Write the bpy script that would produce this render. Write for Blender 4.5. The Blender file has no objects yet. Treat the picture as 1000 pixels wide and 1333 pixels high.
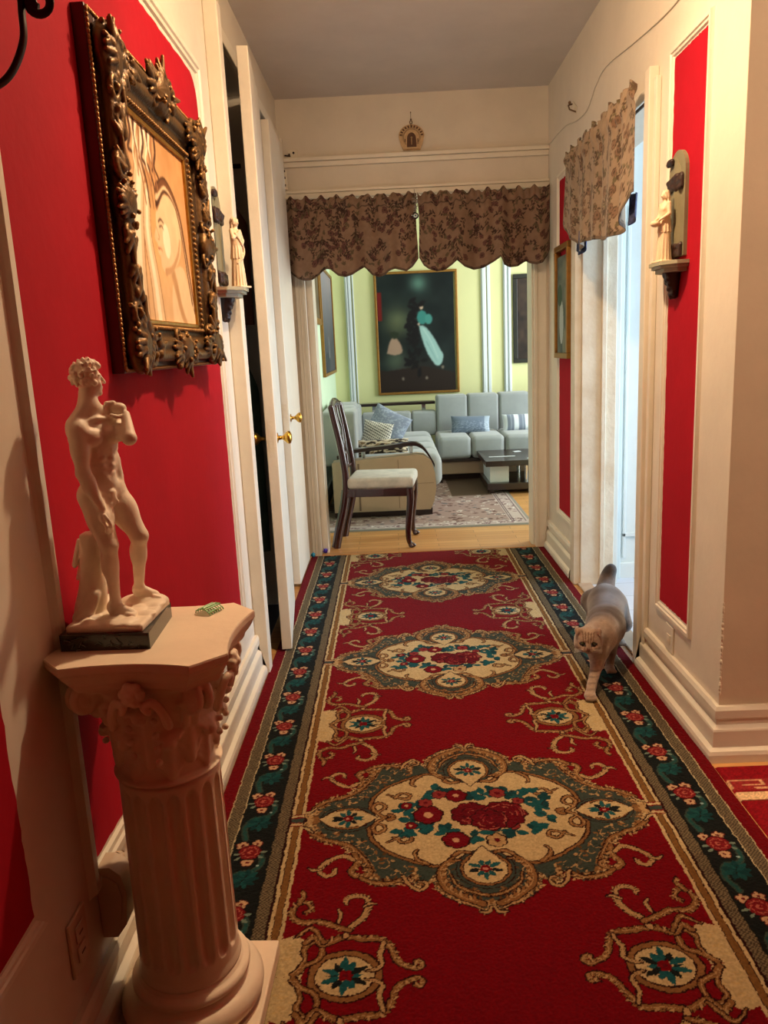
import bpy, math, random
import numpy as np
from math import pi, sin, cos, radians
from mathutils import Vector, Matrix

SC = bpy.context.scene
COL = SC.collection
rng = random.Random(7)

# ------------------------------------------------------------------ colours / materials
def lin(c):
    return tuple((v/255/12.92 if v/255 <= 0.04045 else ((v/255+0.055)/1.055)**2.4) for v in c)

def mat(name, rgb, rough=0.6, metal=0.0, noise=0.0, nscale=8.0, bump=0.0, bscale=40.0, rgb2=None,
        spec=0.5, attr=False, sheen=0.0, coat=0.0, trans=0.0, stretch=None, emis=None, cavity=None):
    m = bpy.data.materials.new(name); m.use_nodes = True
    nt = m.node_tree; N = nt.nodes; L = nt.links
    b = N['Principled BSDF']
    b.inputs['Roughness'].default_value = rough
    b.inputs['Metallic'].default_value = metal
    b.inputs['Specular IOR Level'].default_value = spec
    b.inputs['Sheen Weight'].default_value = sheen
    b.inputs['Coat Weight'].default_value = coat
    b.inputs['Transmission Weight'].default_value = trans
    c = lin(rgb)+(1,)
    b.inputs['Base Color'].default_value = c
    tc = N.new('ShaderNodeTexCoord'); mp = N.new('ShaderNodeMapping')
    L.new(tc.outputs['Object'], mp.inputs['Vector'])
    if stretch: mp.inputs['Scale'].default_value = stretch
    src = None
    if attr:
        a = N.new('ShaderNodeVertexColor'); a.layer_name = 'Col'; src = a.outputs['Color']
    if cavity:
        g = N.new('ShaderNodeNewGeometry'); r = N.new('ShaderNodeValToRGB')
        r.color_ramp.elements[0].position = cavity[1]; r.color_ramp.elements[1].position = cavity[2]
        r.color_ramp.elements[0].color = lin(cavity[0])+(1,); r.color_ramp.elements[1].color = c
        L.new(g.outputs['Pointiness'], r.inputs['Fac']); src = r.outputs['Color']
    if noise > 0 or rgb2:
        n = N.new('ShaderNodeTexNoise'); n.inputs['Scale'].default_value = nscale
        n.inputs['Detail'].default_value = 5; n.inputs['Roughness'].default_value = 0.6
        L.new(mp.outputs['Vector'], n.inputs['Vector'])
        r = N.new('ShaderNodeValToRGB'); r.color_ramp.elements[0].position = 0.35; r.color_ramp.elements[1].position = 0.68
        L.new(n.outputs['Fac'], r.inputs['Fac'])
        mx = N.new('ShaderNodeMix'); mx.data_type = 'RGBA'
        if rgb2:
            L.new(r.outputs['Color'], mx.inputs[0])
            mx.inputs[6].default_value = c; mx.inputs[7].default_value = lin(rgb2)+(1,)
            if src: L.new(src, mx.inputs[6])
        else:
            mx.blend_type = 'MULTIPLY'; mx.inputs[0].default_value = noise
            mx.inputs[6].default_value = c
            if src: L.new(src, mx.inputs[6])
            L.new(r.outputs['Color'], mx.inputs[7])
        src = mx.outputs[2]
    if src: L.new(src, b.inputs['Base Color'])
    if bump > 0:
        n2 = N.new('ShaderNodeTexNoise'); n2.inputs['Scale'].default_value = bscale; n2.inputs['Detail'].default_value = 4
        L.new(mp.outputs['Vector'], n2.inputs['Vector'])
        bp = N.new('ShaderNodeBump'); bp.inputs['Strength'].default_value = bump; bp.inputs['Distance'].default_value = 0.01
        L.new(n2.outputs['Fac'], bp.inputs['Height']); L.new(bp.outputs['Normal'], b.inputs['Normal'])
    if emis:
        b.inputs['Emission Color'].default_value = lin(emis[0])+(1,); b.inputs['Emission Strength'].default_value = emis[1]
    return m

def plank_mat(name, c1, c2, plank=0.07, axis='X', rough=0.35):
    """wood strip floor: brick texture with thin joints plus stretched grain"""
    m = bpy.data.materials.new(name); m.use_nodes = True
    nt = m.node_tree; N = nt.nodes; L = nt.links; b = N['Principled BSDF']
    g = N.new('ShaderNodeNewGeometry'); mp = N.new('ShaderNodeMapping')
    L.new(g.outputs['Position'], mp.inputs['Vector'])
    if axis == 'Y': mp.inputs['Rotation'].default_value = (0, 0, pi/2)
    br = N.new('ShaderNodeTexBrick'); br.inputs['Scale'].default_value = 1.0
    br.inputs['Brick Width'].default_value = 0.55; br.inputs['Row Height'].default_value = plank
    br.inputs['Mortar Size'].default_value = 0.0012; br.inputs['Bias'].default_value = 0.0
    br.inputs['Color1'].default_value = lin(c1)+(1,); br.inputs['Color2'].default_value = lin(c2)+(1,)
    br.inputs['Mortar'].default_value = lin(tuple(v*0.45 for v in c1))+(1,)
    L.new(mp.outputs['Vector'], br.inputs['Vector'])
    mp2 = N.new('ShaderNodeMapping'); mp2.inputs['Scale'].default_value = (3, 60, 1)
    L.new(mp.outputs['Vector'], mp2.inputs['Vector'])
    n = N.new('ShaderNodeTexNoise'); n.inputs['Scale'].default_value = 1.5; n.inputs['Detail'].default_value = 6
    L.new(mp2.outputs['Vector'], n.inputs['Vector'])
    mx = N.new('ShaderNodeMix'); mx.data_type = 'RGBA'; mx.blend_type = 'MULTIPLY'; mx.inputs[0].default_value = 0.35
    L.new(br.outputs['Color'], mx.inputs[6]); L.new(n.outputs['Fac'], mx.inputs[7])
    L.new(mx.outputs[2], b.inputs['Base Color']); b.inputs['Roughness'].default_value = rough
    return m

def tile_mat(name, c1, c2, size=0.2):
    m = bpy.data.materials.new(name); m.use_nodes = True
    nt = m.node_tree; N = nt.nodes; L = nt.links; b = N['Principled BSDF']
    g = N.new('ShaderNodeNewGeometry')
    br = N.new('ShaderNodeTexBrick'); br.offset = 0; br.inputs['Scale'].default_value = 1.0
    br.inputs['Brick Width'].default_value = size; br.inputs['Row Height'].default_value = size
    br.inputs['Mortar Size'].default_value = 0.002
    br.inputs['Color1'].default_value = lin(c1)+(1,); br.inputs['Color2'].default_value = lin(c2)+(1,)
    br.inputs['Mortar'].default_value = lin(tuple(v*0.7 for v in c1))+(1,)
    L.new(g.outputs['Position'], br.inputs['Vector']); L.new(br.outputs['Color'], b.inputs['Base Color'])
    b.inputs['Roughness'].default_value = 0.3
    return m

# ------------------------------------------------------------------ mesh builder
class MB:
    def __init__(s): s.v = []; s.f = []; s.m = []; s.sm = []
    def add(s, vs, fs, mi=0, smooth=False):
        o = len(s.v); s.v += [tuple(map(float, p)) for p in vs]
        for f in fs: s.f.append([i+o for i in f]); s.m.append(mi); s.sm.append(smooth)
        return s
    def box(s, x0, x1, y0, y1, z0, z1, mi=0, M=None):
        vs = [(x, y, z) for z in (z0, z1) for y in (y0, y1) for x in (x0, x1)]
        if M is not None: vs = [tuple(M @ Vector(p)) for p in vs]
        return s.add(vs, [(0,2,3,1),(4,5,7,6),(0,1,5,4),(2,6,7,3),(0,4,6,2),(1,3,7,5)], mi)
    def prism(s, pts, axis, a, b, mi=0, smooth=False, M=None):
        """polygon pts (2D) extruded along axis from a to b"""
        def P(p, t):
            q = {'x': (t, p[0], p[1]), 'y': (p[0], t, p[1]), 'z': (p[0], p[1], t)}[axis]
            return tuple(M @ Vector(q)) if M is not None else q
        n = len(pts)
        s.add([P(p, a) for p in pts]+[P(p, b) for p in pts], [(i, (i+1) % n, n+(i+1) % n, n+i) for i in range(n)], mi, smooth)
        s.add([P(p, a) for p in pts], [list(range(n))[::-1]], mi); s.add([P(p, b) for p in pts], [list(range(n))], mi)
        return s
    def lathe(s, prof, c=(0,0,0), n=48, mi=0, smooth=True, rad=None, M=None):
        vs = []; fs = []; k = len(prof)
        for i in range(n):
            a = 2*pi*i/n
            for (r, z) in prof:
                rr = rad(a, z, r) if rad else r
                p = Vector((rr*cos(a), rr*sin(a), z))
                if M is not None: p = M @ p
                vs.append((p.x+c[0], p.y+c[1], p.z+c[2]))
        for i in range(n):
            j = (i+1) % n
            for q in range(k-1): fs.append((i*k+q, j*k+q, j*k+q+1, i*k+q+1))
        s.add(vs, fs, mi, smooth)
        s.add([vs[i*k] for i in range(n)], [list(range(n))[::-1]], mi); s.add([vs[i*k+k-1] for i in range(n)], [list(range(n))], mi)
        return s
    def tube(s, pts, r, n=10, mi=0, flat=None):
        """tube along 3D pts; r scalar or list; flat=(w,h) gives an elliptical/rect bar"""
        P = [Vector(p) for p in pts]; K = len(P); vs = []; fs = []
        up = None
        for i in range(K):
            t = (P[min(i+1, K-1)]-P[max(i-1, 0)]).normalized()
            if up is None:
                up = Vector((0, 0, 1)) if abs(t.z) < .9 else Vector((0, 1, 0))
            sd = t.cross(up).normalized(); up = sd.cross(t).normalized()
            rr = r[i] if isinstance(r, (list, tuple)) else r
            for j in range(n):
                a = 2*pi*j/n
                ca, sa = cos(a), sin(a)
                if flat: ca *= flat[0]; sa *= flat[1]
                vs.append(P[i]+sd*ca*rr+up*sa*rr)
        for i in range(K-1):
            for j in range(n): fs.append((i*n+j, i*n+(j+1) % n, (i+1)*n+(j+1) % n, (i+1)*n+j))
        s.add(vs, fs, mi, True)
        s.add(vs[:n], [list(range(n))[::-1]], mi); s.add(vs[-n:], [list(range(n))], mi)
        return s
    def ball(s, c, r, n=16, mi=0, sc=(1,1,1)):
        prof = [(max(1e-4, r*sin(pi*i/n)), -r*cos(pi*i/n)) for i in range(n+1)]
        return s.lathe(prof, c, 2*n, mi, True, M=Matrix.Diagonal((*sc, 1)))
    def grid(s, fn, nu, nv, mi=0, smooth=True):
        vs = [fn(i/nu, j/nv) for i in range(nu+1) for j in range(nv+1)]
        fs = [(i*(nv+1)+j, (i+1)*(nv+1)+j, (i+1)*(nv+1)+j+1, i*(nv+1)+j+1) for i in range(nu) for j in range(nv)]
        return s.add(vs, fs, mi, smooth)
    def build(s, name, mats, parent=None, bevel=0, seg=2, solid=0, sub=0):
        me = bpy.data.meshes.new(name); me.from_pydata(s.v, [], s.f)
        if not isinstance(mats, (list, tuple)): mats = [mats]
        for q in mats: me.materials.append(q)
        me.polygons.foreach_set('material_index', s.m); me.polygons.foreach_set('use_smooth', s.sm)
        me.validate(); me.update()
        o = bpy.data.objects.new(name, me); COL.objects.link(o)
        if parent: o.parent = parent
        if solid:
            d = o.modifiers.new('solid', 'SOLIDIFY'); d.thickness = solid; d.offset = 0
        if bevel:
            d = o.modifiers.new('bevel', 'BEVEL'); d.width = bevel; d.segments = seg; d.limit_method = 'ANGLE'; d.angle_limit = radians(35)
            d.harden_normals = False
        if sub:
            d = o.modifiers.new('sub', 'SUBSURF'); d.levels = sub; d.render_levels = sub
        return o

def fast_mesh(name, V, Q, mats, colors=None, parent=None, smooth=True):
    """numpy verts (n,3), quads (m,4) -> mesh object, optional per-vertex sRGB colours"""
    me = bpy.data.meshes.new(name); n = len(V); m = len(Q); k = Q.shape[1]
    me.vertices.add(n); me.vertices.foreach_set('co', np.ascontiguousarray(V, dtype=np.float32).ravel())
    me.loops.add(m*k); me.loops.foreach_set('vertex_index', np.ascontiguousarray(Q, dtype=np.int32).ravel())
    me.polygons.add(m); me.polygons.foreach_set('loop_start', np.arange(0, m*k, k, dtype=np.int32))
    me.polygons.foreach_set('use_smooth', np.full(m, smooth, dtype=bool))
    if not isinstance(mats, (list, tuple)): mats = [mats]
    for q in mats: me.materials.append(q)
    me.update(calc_edges=True)
    if colors is not None:
        c = np.clip(colors, 0, 255)/255.0
        c = np.where(c <= 0.04045, c/12.92, ((c+0.055)/1.055)**2.4)
        a = me.color_attributes.new('Col', 'FLOAT_COLOR', 'POINT')
        a.data.foreach_set('color', np.concatenate([c, np.ones((n, 1))], 1).astype(np.float32).ravel())
    me.validate()
    o = bpy.data.objects.new(name, me); COL.objects.link(o)
    if parent: o.parent = parent
    return o

def grid_quads(nu, nv, flip=False):
    i, j = np.meshgrid(np.arange(nu-1), np.arange(nv-1), indexing='ij')
    a = (i*nv+j).ravel()
    q = np.stack([a, a+nv, a+nv+1, a+1], 1)
    return q[:, ::-1] if flip else q

def tag(o, label, cat, group=None, kind=None):
    o['label'] = label; o['category'] = cat
    if group: o['group'] = group
    if kind: o['kind'] = kind
    return o
def struct(o): o['kind'] = 'structure'; return o
def thing(name, loc, label, cat, group=None, rz=0):
    o = bpy.data.objects.new(name, None); COL.objects.link(o); o.location = loc; o.rotation_euler = (0, 0, rz)
    o.empty_display_size = 0.1
    return tag(o, label, cat, group)

def catmull(pts, n=12):
    P = [np.array(p, float) for p in pts]; P = [2*P[0]-P[1]]+P+[2*P[-1]-P[-2]]; out = []
    for i in range(1, len(P)-2):
        for k in range(n):
            t = k/n
            out.append(0.5*((2*P[i])+(-P[i-1]+P[i+1])*t+(2*P[i-1]-5*P[i]+4*P[i+1]-P[i+2])*t*t+(-P[i-1]+3*P[i]-3*P[i+1]+P[i+2])*t**3))
    out.append(P[-2]); return np.array(out)

# ------------------------------------------------------------------ colour canvas (metres -> colour per vertex)
class Canvas:
    def __init__(s, x0, x1, y0, y1, res, bg):
        s.x0, s.y0, s.res = x0, y0, res
        s.nx = int(round((x1-x0)/res))+1; s.ny = int(round((y1-y0)/res))+1
        s.A = np.empty((s.nx, s.ny, 3), np.float32); s.A[:] = bg
        s.X = x0+np.arange(s.nx)*res; s.Y = y0+np.arange(s.ny)*res
    def _sl(s, a, b, c, d):
        i0 = max(0, int((a-s.x0)/s.res)); i1 = min(s.nx, int((b-s.x0)/s.res)+2)
        j0 = max(0, int((c-s.y0)/s.res)); j1 = min(s.ny, int((d-s.y0)/s.res)+2)
        return i0, i1, j0, j1
    def disc(s, x, y, r, col):
        i0, i1, j0, j1 = s._sl(x-r, x+r, y-r, y+r)
        if i1 <= i0 or j1 <= j0: return
        m = (s.X[i0:i1, None]-x)**2+(s.Y[None, j0:j1]-y)**2 <= r*r
        s.A[i0:i1, j0:j1][m] = col
    def ell(s, x, y, rx, ry, col, rot=0):
        R = max(rx, ry); i0, i1, j0, j1 = s._sl(x-R, x+R, y-R, y+R)
        if i1 <= i0 or j1 <= j0: return
        X = s.X[i0:i1, None]-x; Y = s.Y[None, j0:j1]-y; c, n = cos(rot), sin(rot)
        m = ((X*c+Y*n)/rx)**2+((Y*c-X*n)/ry)**2 <= 1
        s.A[i0:i1, j0:j1][m] = col
    def poly(s, pts, col):
        p = np.array(pts); i0, i1, j0, j1 = s._sl(p[:,0].min(), p[:,0].max(), p[:,1].min(), p[:,1].max())
        if i1 <= i0 or j1 <= j0: return
        X = s.X[i0:i1, None]+1e-7; Y = s.Y[None, j0:j1]+1e-7; m = np.zeros((i1-i0, j1-j0), bool)
        for k in range(len(p)):
            a = p[k]; b = p[(k+1) % len(p)]
            if a[1] == b[1]: continue
            m ^= ((a[1] > Y) != (b[1] > Y)) & (X < (b[0]-a[0])*(Y-a[1])/(b[1]-a[1])+a[0])
        s.A[i0:i1, j0:j1][m] = col
    def rect(s, a, b, c, d, col): s.poly([(a, c), (b, c), (b, d), (a, d)], col)
    def stroke(s, pts, w0, w1, col, smooth=True, wm=None):
        P = catmull(pts, 10) if smooth and len(pts) > 2 else np.array(pts, float)
        seg = np.hypot(*(P[1:]-P[:-1]).T); T = seg.sum()
        if T == 0: return
        n = max(2, int(T/(s.res*0.9))); cum = np.concatenate([[0], np.cumsum(seg)]); t = np.linspace(0, T, n)
        xs = np.interp(t, cum, P[:,0]); ys = np.interp(t, cum, P[:,1])
        for k in range(n):
            f = k/(n-1)
            w = w0*(1-f)+w1*f if wm is None else (w0*(1-2*f)+wm*2*f if f < .5 else wm*(2-2*f)+w1*(2*f-1))
            s.disc(xs[k], ys[k], max(w/2, s.res*.6), col)
    def outlined(s, pts, w0, w1, col, oc, ow=0.003, wm=None):
        s.stroke(pts, w0+2*ow, w1+2*ow, oc, wm=None if wm is None else wm+2*ow); s.stroke(pts, w0, w1, col, wm=wm)
    def flower(s, x, y, r, col, cc, n=5, rot=0.3, oc=None):
        for k in range(n):
            a = rot+2*pi*k/n
            if oc is not None: s.disc(x+cos(a)*r*.58, y+sin(a)*r*.58, r*.5, oc)
        for k in range(n):
            a = rot+2*pi*k/n
            s.disc(x+cos(a)*r*.55, y+sin(a)*r*.55, r*.4, col)
        s.disc(x, y, r*.3, cc)
    def leaf(s, x, y, L, w, a, col):
        n = 7; c, q = cos(a), sin(a); up = []; dn = []
        for k in range(n+1):
            t = k/n; h = w*sin(pi*t)**.8*.5; up.append((x+c*t*L-q*h, y+q*t*L+c*h)); dn.append((x+c*t*L+q*h, y+q*t*L-c*h))
        s.poly(up+dn[::-1], col)
    def sample(s, x, y):
        i = np.clip(np.rint((x-s.x0)/s.res).astype(int), 0, s.nx-1); j = np.clip(np.rint((y-s.y0)/s.res).astype(int), 0, s.ny-1)
        return s.A[i, j]
    def plane(s, name, material, fn, parent=None, flip=False):
        """one mesh whose vertex grid is the canvas; fn maps (X,Y) arrays -> (n,3)"""
        X, Y = np.meshgrid(s.X, s.Y, indexing='ij')
        return fast_mesh(name, fn(X.ravel(), Y.ravel()), grid_quads(s.nx, s.ny, flip), material, s.A.reshape(-1, 3), parent)

def vnoise(x, y, scale, seed=0):
    """cheap smooth value noise on arrays"""
    r = np.random.RandomState(seed); G = r.rand(64, 64)
    x = x*scale; y = y*scale; i = np.floor(x).astype(int); j = np.floor(y).astype(int); u = x-i; v = y-j
    u = u*u*(3-2*u); v = v*v*(3-2*v); i0 = i % 64; i1 = (i+1) % 64; j0 = j % 64; j1 = (j+1) % 64
    return (G[i0,j0]*(1-u)+G[i1,j0]*u)*(1-v)+(G[i0,j1]*(1-u)+G[i1,j1]*u)*v

# ------------------------------------------------------------------ sculpting field with surface nets
class Clay:
    def __init__(s, lo, hi, h):
        s.lo = np.array(lo, float); s.h = h; s.n = np.ceil((np.array(hi)-s.lo)/h).astype(int)+1
        s.F = np.full(s.n, 0.05, np.float32); s.ax = [s.lo[i]+np.arange(s.n[i])*h for i in range(3)]
    def _loc(s, lo, hi):
        a = np.clip(((np.array(lo)-s.lo)/s.h).astype(int), 0, s.n); b = np.clip(((np.array(hi)-s.lo)/s.h).astype(int)+2, 0, s.n)
        if np.any(b <= a): return None
        sl = tuple(slice(int(i), int(j)) for i, j in zip(a, b))
        return sl, s.ax[0][sl[0]][:, None, None], s.ax[1][sl[1]][None, :, None], s.ax[2][sl[2]][None, None, :]
    def _mix(s, sl, d, k, cut=False):
        F = s.F[sl]
        if cut:
            h = np.clip(0.5-0.5*(F+d)/k, 0, 1); s.F[sl] = F*(1-h)-d*h+k*h*(1-h)
        else:
            h = np.clip(0.5+0.5*(F-d)/k, 0, 1); s.F[sl] = F*(1-h)+d*h-k*h*(1-h)
    def cap(s, a, b, ra, rb=None, k=0.004, cut=False):
        rb = ra if rb is None else rb; a = np.array(a, float); b = np.array(b, float); R = max(ra, rb)+3*k+2*s.h
        L = s._loc(np.minimum(a, b)-R, np.maximum(a, b)+R)
        if L is None: return s
        sl, X, Y, Z = L; ab = b-a; q = max(ab@ab, 1e-12)
        t = np.clip(((X-a[0])*ab[0]+(Y-a[1])*ab[1]+(Z-a[2])*ab[2])/q, 0, 1)
        d = np.sqrt((X-a[0]-t*ab[0])**2+(Y-a[1]-t*ab[1])**2+(Z-a[2]-t*ab[2])**2)-(ra+(rb-ra)*t)
        s._mix(sl, d, k, cut); return s
    def ell(s, c, r, k=0.004, R=None, cut=False):
        c = np.array(c, float); r = np.array(r, float); m = r.max()+3*k+2*s.h
        L = s._loc(c-m, c+m)
        if L is None: return s
        sl, X, Y, Z = L; X = X-c[0]; Y = Y-c[1]; Z = Z-c[2]
        if R is not None:
            R = np.array(R); X, Y, Z = (R[0,0]*X+R[1,0]*Y+R[2,0]*Z, R[0,1]*X+R[1,1]*Y+R[2,1]*Z, R[0,2]*X+R[1,2]*Y+R[2,2]*Z)
        k0 = np.sqrt((X/r[0])**2+(Y/r[1])**2+(Z/r[2])**2); k1 = np.sqrt((X/r[0]**2)**2+(Y/r[1]**2)**2+(Z/r[2]**2)**2)
        d = k0*(k0-1)/np.maximum(k1, 1e-9); d = np.where(k0 < 1e-3, -r.min(), d)
        s._mix(sl, d, k, cut); return s
    def box(s, c, hx, k=0.003, rnd=0.003, R=None, cut=False):
        c = np.array(c, float); hx = np.array(hx, float); m = np.linalg.norm(hx)+3*k+2*s.h
        L = s._loc(c-m, c+m)
        if L is None: return s
        sl, X, Y, Z = L; X = X-c[0]; Y = Y-c[1]; Z = Z-c[2]
        if R is not None:
            R = np.array(R); X, Y, Z = (R[0,0]*X+R[1,0]*Y+R[2,0]*Z, R[0,1]*X+R[1,1]*Y+R[2,1]*Z, R[0,2]*X+R[1,2]*Y+R[2,2]*Z)
        qx = np.abs(X)-hx[0]+rnd; qy = np.abs(Y)-hx[1]+rnd; qz = np.abs(Z)-hx[2]+rnd
        qx, qy, qz = np.broadcast_arrays(qx, qy, qz)
        d = np.sqrt(np.maximum(qx, 0)**2+np.maximum(qy, 0)**2+np.maximum(qz, 0)**2)+np.minimum(np.maximum(qx, np.maximum(qy, qz)), 0)-rnd
        s._mix(sl, d, k, cut); return s
    def path(s, pts, r0, r1, k=0.003, rm=None, n=6, cut=False):
        P = catmull(pts, n) if len(pts) > 2 else np.array(pts, float); K = len(P)
        def R(f): return r0*(1-f)+r1*f if rm is None else (r0*(1-2*f)+rm*2*f if f < .5 else rm*(2-2*f)+r1*(2*f-1))
        for i in range(K-1): s.cap(P[i], P[i+1], R(i/(K-1)), R((i+1)/(K-1)), k, cut)
        return s
    def clip_below(s, axis, v):
        sh = [1, 1, 1]; sh[axis] = -1
        s.F = np.maximum(s.F, (v-s.ax[axis]).reshape(sh)).astype(np.float32)
    def net(s):
        F = s.F; F[0] = F[-1] = 0.05; F[:,0] = F[:,-1] = 0.05; F[:,:,0] = F[:,:,-1] = 0.05
        ins = F < 0; n = F.shape
        cnt = np.zeros((n[0]-1, n[1]-1, n[2]-1), np.int8)
        for dx in (0,1):
            for dy in (0,1):
                for dz in (0,1): cnt += ins[dx:n[0]-1+dx, dy:n[1]-1+dy, dz:n[2]-1+dz]
        I, J, K = np.nonzero((cnt > 0) & (cnt < 8))
        idx = -np.ones(cnt.shape, np.int64); idx[I, J, K] = np.arange(len(I))
        S = np.zeros((len(I), 3)); C = np.zeros(len(I))
        cor = [(a, b, c) for a in (0,1) for b in (0,1) for c in (0,1)]
        for p in cor:
            for ax in range(3):
                if p[ax]: continue
                q = list(p); q[ax] = 1
                f0 = F[I+p[0], J+p[1], K+p[2]]; f1 = F[I+q[0], J+q[1], K+q[2]]
                m = (f0 < 0) != (f1 < 0); t = f0/np.where(m, f0-f1, 1)
                pos = np.tile(np.array(p, float), (len(I), 1)); pos[:, ax] += t
                S[m] += pos[m]; C[m] += 1
        V = (np.stack([I, J, K], 1)+S/C[:, None])*s.h+s.lo
        Q = []
        for ax in range(3):
            sl0 = [slice(1, m-1) for m in n]; sl1 = list(sl0); sl0[ax] = slice(0, n[ax]-1); sl1[ax] = slice(1, n[ax])
            a = ins[tuple(sl0)]; b = ins[tuple(sl1)]
            e = np.array(np.nonzero(a != b)).T; off = np.array([1, 1, 1]); off[ax] = 0; g = e+off
            sgn = a[tuple(e.T)]
            u, v = [(1,2), (2,0), (0,1)][ax]
            def at(du, dv):
                h = g.copy(); h[:, u] -= du; h[:, v] -= dv; return idx[h[:,0], h[:,1], h[:,2]]
            q = np.stack([at(1,1), at(0,1), at(0,0), at(1,0)], 1)
            q[~sgn] = q[~sgn][:, ::-1]; Q.append(q)
        return V, np.concatenate(Q)
    def build(s, name, m, parent=None, cfn=None, smooth=2):
        V, Q = s.net()
        for _ in range(smooth):
            A = np.zeros_like(V); c = np.zeros(len(V))
            for k in range(4):
                np.add.at(A, Q[:, k], V[Q[:, (k+1) % 4]]+V[Q[:, (k+3) % 4]]); np.add.at(c, Q[:, k], 2)
            V = 0.5*V+0.5*A/c[:, None]
        return fast_mesh(name, V, Q, m, cfn(V) if cfn else None, parent)

def cyl_box_sweep(prof, path, name, m, parent=None):
    """mouldings: prof = list of (out, z) ; path = list of (x,y, nx,ny) points with outward directions"""
    b = MB(); vs = []; k = len(prof)
    for (x, y, nx, ny) in path:
        for (o, z) in prof: vs.append((x+nx*o, y+ny*o, z))
    fs = [(i*k+j, (i+1)*k+j, (i+1)*k+j+1, i*k+j+1) for i in range(len(path)-1) for j in range(k-1)]
    b.add(vs, fs); b.add(vs[:k], [list(range(k))]); b.add(vs[-k:], [list(range(k))[::-1]])
    return b.build(name, m, parent)
# ================================================================== materials
WHITE = mat('cream_wall_paint', (226, 216, 198), 0.6, spec=.3, noise=0.10, nscale=3, bump=0.12, bscale=25)
TRIMM = mat('cream_gloss_trim', (230, 221, 202), 0.38, noise=0.08, nscale=6, bump=0.10, bscale=30)
WORN = mat('worn_cream_paint', (228, 220, 200), 0.5, rgb2=(214, 200, 176), nscale=7, bump=0.3, bscale=30)
RETW = mat('bare_plaster_wall', (214, 196, 170), 0.7, noise=0.15, nscale=2.5, bump=0.15, bscale=18)
REDP = mat('crimson_wall_paint', (170, 17, 36), 0.8, spec=.12, noise=0.12, nscale=4, bump=0.10, bscale=35)
CEIL = mat('ceiling_paint', (218, 210, 202), 0.8, noise=0.12, nscale=2, bump=0.1, bscale=10)
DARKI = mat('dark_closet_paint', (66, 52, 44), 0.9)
PARQ = plank_mat('oak_parquet', (226, 170, 104), (206, 146, 84))
TILEM = tile_mat('pale_blue_tile', (206, 214, 226), (196, 206, 222), 0.22)
KWALL = mat('kitchen_white_paint', (222, 230, 228), 0.45, noise=0.05)
GREENW = mat('pale_lime_wall', (218, 218, 162), 0.7, noise=0.06, nscale=2)
MINTW = mat('pale_mint_wall', (206, 228, 196), 0.7, noise=0.05)
LRTRIM = mat('cool_white_trim', (214, 222, 226), 0.5)
BRASS = mat('brass', (206, 160, 70), 0.28, metal=1.0, noise=0.15, nscale=30)
STEEL = mat('steel', (180, 178, 172), 0.3, metal=1.0)
IRON = mat('dark_wrought_iron', (52, 30, 20), 0.4, metal=0.6)
BLACK = mat('black_matt', (18, 16, 16), 0.6)

LX, RX, FY, CZ = -0.625, 1.0, 5.06, 2.81        # wall planes and ceiling height
BACKY = -1.6

def box_obj(name, dims, m, parent=None, bevel=0.0):
    b = MB(); b.box(*dims); return b.build(name, m, parent, bevel=bevel)

# ---- floor, ceiling
struct(box_obj('floor', (-1.4, 3.4, BACKY, 8.95, -0.10, 0.0), PARQ))
struct(box_obj('floor_kitchen', (1.06, 3.4, 2.5, 4.35, 0.0, 0.004), TILEM))
struct(box_obj('ceiling', (-1.4, 3.4, BACKY, 8.95, CZ, CZ+0.1), CEIL))
# ---- left corridor wall: solid to the closet, lintel above closets
wl = MB()
wl.box(-0.80, LX, BACKY, 3.20, 0, CZ)
wl.box(-0.80, LX, 3.20, 4.06, 2.545, CZ)
wl.box(-0.80, LX, 4.06, 4.30, 0, CZ)
wl.box(-0.80, LX, 4.30, FY+.12, 2.545, CZ)
wl.box(-0.80, LX, 5.02, FY+.12, 0, 2.545)
WL = struct(wl.build('wall_left', WHITE))

def red_panel(side, y0, y1, z0, z1, x, seed, rad=0.05):
    r = random.Random(seed); pts = []
    def run(a, b, n):
        for i in range(n):
            t = i/n; pts.append((a[0]+(b[0]-a[0])*t+r.uniform(-.0022, .0022), a[1]+(b[1]-a[1])*t+r.uniform(-.0022, .0022)))
    run((y0, z0), (y1, z0), 60); run((y1, z0), (y1, z1-rad), 100)
    for i in range(8): pts.append((y1-rad+rad*cos(pi/2*i/8), z1-rad+rad*sin(pi/2*i/8)))
    run((y1-rad, z1), (y0, z1), 60); run((y0, z1), (y0, z0), 100)
    b = MB(); s = 1 if side == 'L' else -1
    b.prism(pts, 'x', x, x+s*0.0015)
    return b
red_panel('L', 1.365, 2.905, .385, 2.27, LX, 1, .09).build('red_panel', REDP, WL)
red_panel('L', BACKY+.3, 1.115, .46, 2.27, LX, 2, .03).build('red_panel', REDP, WL)

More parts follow.
